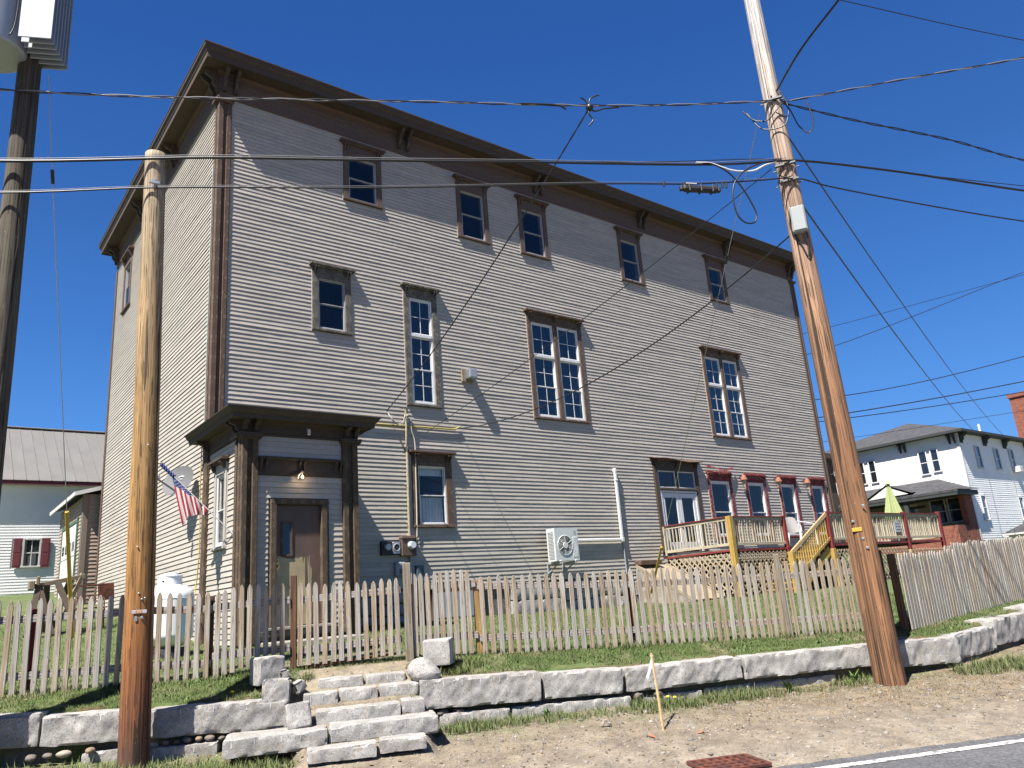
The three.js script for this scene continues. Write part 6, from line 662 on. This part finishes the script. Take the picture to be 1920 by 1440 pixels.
{ const L = []; // lawn: strip before the fence and the yard behind it
  for (let i = 0; i < 34000; i++) { const s = rr(-2.6, 12.5), t = rr(5.85, 6.86) - (s > 10.7 ? (s - 10.7) * .466 : 0), k = t - wallT(s); if (stepZone(s) > .2 && k > -.85) continue; const n = fbm(s * 1.6, t * 1.6, 311, 4) * .55 + fbm(s * 6, t * 6, 317, 3) * .45; if (n > .64 && rnd() < .7) continue; if (k > -.5 && rnd() < .25 + .75 * sm(.42, .6, fbm(s * 1.1 + 7, t * 2, 351, 3))) continue; L.push([ST(s, groundY(s, t) - .006, t), rr(.55, 1.15), gcol(sm(.48, .7, n) * .75), rr(.7, 1.2)]); }
  for (let i = 0; i < 60000; i++) { const s = rr(-9, 15), t = rr(-6, 6.1) , p = ST(s, 0, t); if (p.z < -14) continue; if (p.x > -.05 && p.z < .05 && p.x < 23.3) continue; if (p.x > -.1 && p.x < 2.3 && p.z < 2.2) continue; if (p.x > 12.05 && p.z < 2 && p.x < 24) continue; if (p.x > 13.3 && p.x < 16.7 && p.z < 2.6) continue; const n = fbm(s * 1.6, t * 1.6, 311, 4) * .55 + fbm(s * 6, t * 6, 317, 3) * .45; const bare = sm(1.3, 1.9, s) * (1 - sm(3.2, 3.8, s)) * sm(3.4, 5.2, t); if (rnd() < bare * .75) continue; if (n > .66 && rnd() < .6) continue; L.push([ST(s, groundY(s, t) - .006, t), rr(.8, 1.6), gcol(sm(.5, .72, n) * .6), rr(.6, 1.0)]); }
  scatter('lawn_grass', 'short green lawn grass round the hall and fence', 'grass', tuftGeo(8, .042, .045, .0019, 5), M.blade, L); }
{ const L = []; // taller tufts at the foot of the wall, posts and stones
  const spot = (s, t, n, r, h, dry = .1) => { for (let i = 0; i < n; i++) { const a = rr(0, 6.28), q = r * Math.sqrt(rnd()), S = s + Math.cos(a) * q * 1.5, T = t + Math.sin(a) * q * .7; L.push([ST(S, groundY(S, T) - .01, T), rr(.6, 1.1) * h, gcol(rnd() < dry ? .7 : rr(0, .3)), rr(.8, 1.2)]); } };
  for (const [s, t, n, r, h] of [[-1.9, 7.4, 70, .5, 1], [-.9, 7.45, 80, .5, 1], [-.2, 7.5, 100, .4, 1.1], [.2, 7.65, 60, .25, 1.1], [.8, 7.7, 130, .3, 1.2], [1.15, 7.8, 150, .3, 1.2], [1.5, 8.05, 160, .28, 1.3], [1.75, 8.15, 120, .22, 1.2], [3.75, 7.3, 190, .3, 1.1], [4.2, 7.28, 170, .3, 1.0], [4.7, 7.3, 150, .3, .9], [5.3, 7.3, 120, .35, .8], [6.2, 7.35, 190, .35, 1.1], [6.7, 7.35, 170, .35, 1], [7.2, 7.3, 170, .3, 1.1], [7.7, 7.3, 110, .3, .9], [8.5, 7.35, 60, .3, .8], [8.9, 7.25, 60, .2, 1.1], [10.9, 7.4, 200, .4, 1.3], [11.4, 7.3, 150, .4, 1.2], [12.2, 7.2, 120, .5, 1.1]]) spot(s, t, n, r, h); for (let i = 0; i < 34; i++) { const s = lerp(-2.5, 10.3, i / 33); if (s > 2 && s < 3.4) continue; spot(s + rr(-.1, .1), 6.25, Math.floor(rr(8, 34)), .16, rr(.7, 1.2), .12); } spot(3.85, 6.72, 90, .16, 1.2); spot(4.05, 6.5, 80, .16, 1.2); spot(3.45, 6.6, 40, .1, .9); spot(1.75, 6.85, 50, .14, .9, .4); spot(2.05, 6.6, 60, .12, 1.0); spot(1.45, 6.8, 60, .18, .8, .3); spot(4.86, 7.12, 16, .04, .9);
  scatter('tall_grass', 'tufts of taller grass along the foot of the granite wall', 'grass', tuftGeo(8, .095, .04, .0024, 9), M.blade, L); }
{ const L = []; for (let i = 0; i < 26000; i++) { const s = rr(-2.6, 13), t = rr(7.1, 9.4), W = wallT(s), k = t - W; if (k < .03 || stepZone(s) > .1) continue; const n = fbm(s * 1.6, t * 1.6, 311, 4), n2 = fbm(s * 6, t * 6, 317, 3), right = sm(5.0, 7.5, s); const dens = (1 - sm(.5, 1.9, k + (n - .5) * 1.5)) * lerp(.35, 1, right) * (.2 + 1.2 * n2); if (rnd() > dens) continue; L.push([ST(s, groundY(s, t) - .004, t), rr(.4, 1.0), mulc(mixc([.26, .20, .12], [.14, .10, .06], rnd()), rr(.8, 1.2)), rr(.25, .7)]); } scatter('dry_grass', 'flattened dry grass on the dirt shoulder', 'dry grass', tuftGeo(6, .07, .05, .0024, 13), M.blade, L); }
{ const L = []; for (let i = 0; i < 16000; i++) { const s = rr(-2.6, 13), t = rr(7.2, 9.9); if (t < wallT(s) + .1) continue; const p = Math.pow(rnd(), 3); L.push([ST(s, groundY(s, t) + .001, t), .003 + .011 * p, mulc(mixc([.17, .145, .115], [.29, .27, .24], rnd()), rr(.5, 1.1)), rr(.5, .9)]); } for (let i = 0; i < 420; i++) { const s = rr(-2.6, 12), t = rr(7.3, 9.75); if (t < wallT(s) + .15) continue; L.push([ST(s, groundY(s, t) + .002, t), rr(.012, .028) * (rnd() < .12 ? 1.5 : 1), mulc(mixc([.13, .11, .09], [.27, .25, .22], rnd()), rr(.6, 1.1)), rr(.45, .8)]); } const g = new THREE.IcosahedronGeometry(1, 1); scatter('gravel', 'scattered gravel and grit on the dirt shoulder', 'gravel', g, M.blade, L); }
{ const L = []; for (let i = 0; i < 1500; i++) { const s = rr(-2.6, 12.5), lawn = rnd() < .45, t = lawn ? rr(5.9, 6.8) : wallT(s) + .1 + Math.pow(rnd(), 1.6) * 2.0; if (stepZone(s) > .3 && rnd() < .6) continue; L.push([ST(s, groundY(s, t) + (lawn ? .02 : .005), t), rr(.5, 1.2), mulc(mixc([.20, .13, .07], [.10, .06, .035], rnd()), rr(.7, 1.3))]); } const g = new THREE.BufferGeometry(); g.setAttribute('position', new THREE.Float32BufferAttribute([-.022, 0, 0, 0, .006, -.013, .024, .002, 0, 0, .004, .013], 3)); g.setIndex([0, 1, 2, 0, 2, 3]); g.computeVertexNormals(); scatter('leaf_litter', 'dead brown leaves scattered over lawn edge and shoulder', 'leaf litter', g, M.blade, L); }
{ const L = []; for (let i = 0; i < 700; i++) { const s = rr(-2.6, 12.2), t = rr(5.9, 6.8) - (s > 10.7 ? (s - 10.7) * .466 : 0); if (stepZone(s) > .2 || fbm(s * 1.3, t * 3, 361, 3) < .5) continue; L.push([ST(s, groundY(s, t), t), rr(.6, 1.3), mulc(mixc([.09, .16, .04], [.14, .2, .07], rnd()), rr(.8, 1.2))]); } scatter('lawn_weeds', 'broad leaved weeds and clover patches in the lawn strip', 'weeds', tuftGeo(7, .035, .03, .009, 23), M.blade, L); }
{ const add = (name, label, s, t, h, n, col, group) => { const g = tuftGeo(n, h, .02, h * .16, Math.floor(s * 31)); const m = mk(name, g, mat({ color: lin(...col), roughness: .8 })); m.position.copy(ST(s, groundY(s, t) - .005, t)); tag(m, label, 'weed', group); }; add('dandelion_leaves', 'broad leaved weed at the foot of the long granite block', 7.95, 7.3, .16, 12, [.07, .15, .03]); add('dandelion_leaves', 'broad leaved weed beside the base of the tall pole', 8.95, 7.2, .15, 12, [.09, .18, .035]); add('dandelion_leaves', 'broad leaved weed growing from the gap between two granite blocks', 4.88, 7.18, .10, 9, [.10, .2, .05]);
  const fl = (label, s, t, y = .06) => { const o = thing('dandelion', label, 'flower', 'dandelions in the grass', ST(s, groundY(s, t), t)); new B().cyl(V(0, 0, 0), V(.01, y, 0), .003).mesh('stem', mat({ color: lin(.12, .22, .05) }), o); const f = new B(); f.geo(new THREE.SphereGeometry(.022, 10, 6), new THREE.Matrix4().makeScale(1, .5, 1).setPosition(.01, y + .004, 0)); f.mesh('flower_head', mat({ color: lin(.8, .58, .02), roughness: .8 }), o); }; fl('yellow dandelion in the grass before the left granite cube', 1.32, 6.72); fl('yellow dandelion left of the survey stake', 6.28, 7.42, .12); fl('second yellow dandelion left of the survey stake', 6.36, 7.44, .11); fl('yellow dandelion on the lawn behind the long fence', 5.2, 4.4, .05); }
{ // survey stake with a white ribbon
  const o = thing('survey_stake', 'thin wooden survey stake with a white ribbon in the dirt', 'stake'); const b = ST(5.84, groundY(5.84, 8.28), 8.28), t = ST(5.92, -1.02, 7.98); new B().bar(b.clone().add(V(0, -.05, 0)), t, .026, .018, V(0, 0, 1), .003).mesh('stake', M.ptTan, o); const r = new B(); const P = [t.clone().add(V(0, -.02, 0)), t.clone().add(V(-.05, -.07, .02)), t.clone().add(V(-.12, -.16, .04)), t.clone().add(V(-.18, -.23, .05))]; for (let i = 0; i < 3; i++) r.quad(P[i], P[i + 1], P[i + 1].clone().add(V(.02, -.028, .01)), P[i].clone().add(V(.022, -.028, .01))); r.geo(new THREE.TorusGeometry(.016, .006, 5, 12), mtx(t.clone().add(V(0, -.03, 0)), Math.PI / 2)); r.mesh('ribbon', M.white, o); }
for (const [s, t, l] of [[5.62, 8.45, 'orange ribbon scrap lying left of the survey stake foot'], [6.17, 8.52, 'orange ribbon scrap lying right of the survey stake']]) { const b = new B(), y = groundY(s, t) + .006; b.M = mtx(ST(s, y, t), 0, rr(0, 3)); b.quad(V(-.06, .004, -.014), V(0, .02, -.016), V(0, .018, .016), V(-.06, .002, .014)); b.quad(V(0, .02, -.016), V(.06, .006, -.02), V(.055, .004, .016), V(0, .018, .016)); tag(b.mesh('ribbon_scrap', mat({ color: lin(.75, .12, .04), roughness: .8 })), l, 'ribbon scrap', 'orange scraps on the dirt'); }
{ // rusty catch-basin grate at the road edge
  const c = ST(5.93, -1.898, 9.50), o = thing('drain_grate', 'rusty iron drain grate in the sandy road edge', 'drain grate', null, c, STang); const W = .58, D = .46; const f = new B(); f.cbox(0, 0, -D / 2, W, .03, .035, .004); f.cbox(0, 0, D / 2, W, .03, .035, .004); f.cbox(-W / 2, 0, 0, .035, .03, D, .004); f.cbox(W / 2, 0, 0, .035, .03, D, .004); f.mesh('frame', M.rust, o); for (let i = 1; i < 7; i++) new B().cbox(-W / 2 + i * W / 7, .002, 0, .03, .026, D - .04, .004).mesh('bar', M.rust, o); for (let i = 1; i < 4; i++) new B().cbox(0, -.001, -D / 2 + i * D / 4, W - .04, .024, .026, .004).mesh('cross_bar', M.rust, o); new B().box(-W / 2, -.03, -D / 2, W / 2, -.022, D / 2).mesh('pit', M.black, o); }
for (const [s, t, w, l] of [[3.05, 8.75, .05, 'small white pebble on the dirt below the steps'], [4.3, 8.35, .035, 'dark pebble on the dirt right of the steps'], [4.55, 8.2, .05, 'pale pebble on the dirt right of the steps'], [5.35, 7.85, .13, 'rounded tan stone in the grass right of the steps']]) { const m = mk('pebble', rock(w, w * .6, w * .8, Math.floor(s * 77), w * .12, w / 4, false, w * .2), M.pebble[2]); m.position.copy(ST(s, groundY(s, t) + w * .2, t)); tag(m, l, 'stone'); }
{ // flat stone slabs before the porch door
  const o = thing('porch_step', 'low concrete step before the entry door', 'step'); new B({ swap: true }).cbox(1.15, -.80, 2.55, 1.7, .14, .7, .015).mesh('slab', M.concrete, o); new B({ swap: true }).cbox(1.3, -.92, 3.2, 1.9, .1, .6, .015).mesh('slab', M.concrete, o); }
renderer.render(scene, camera);
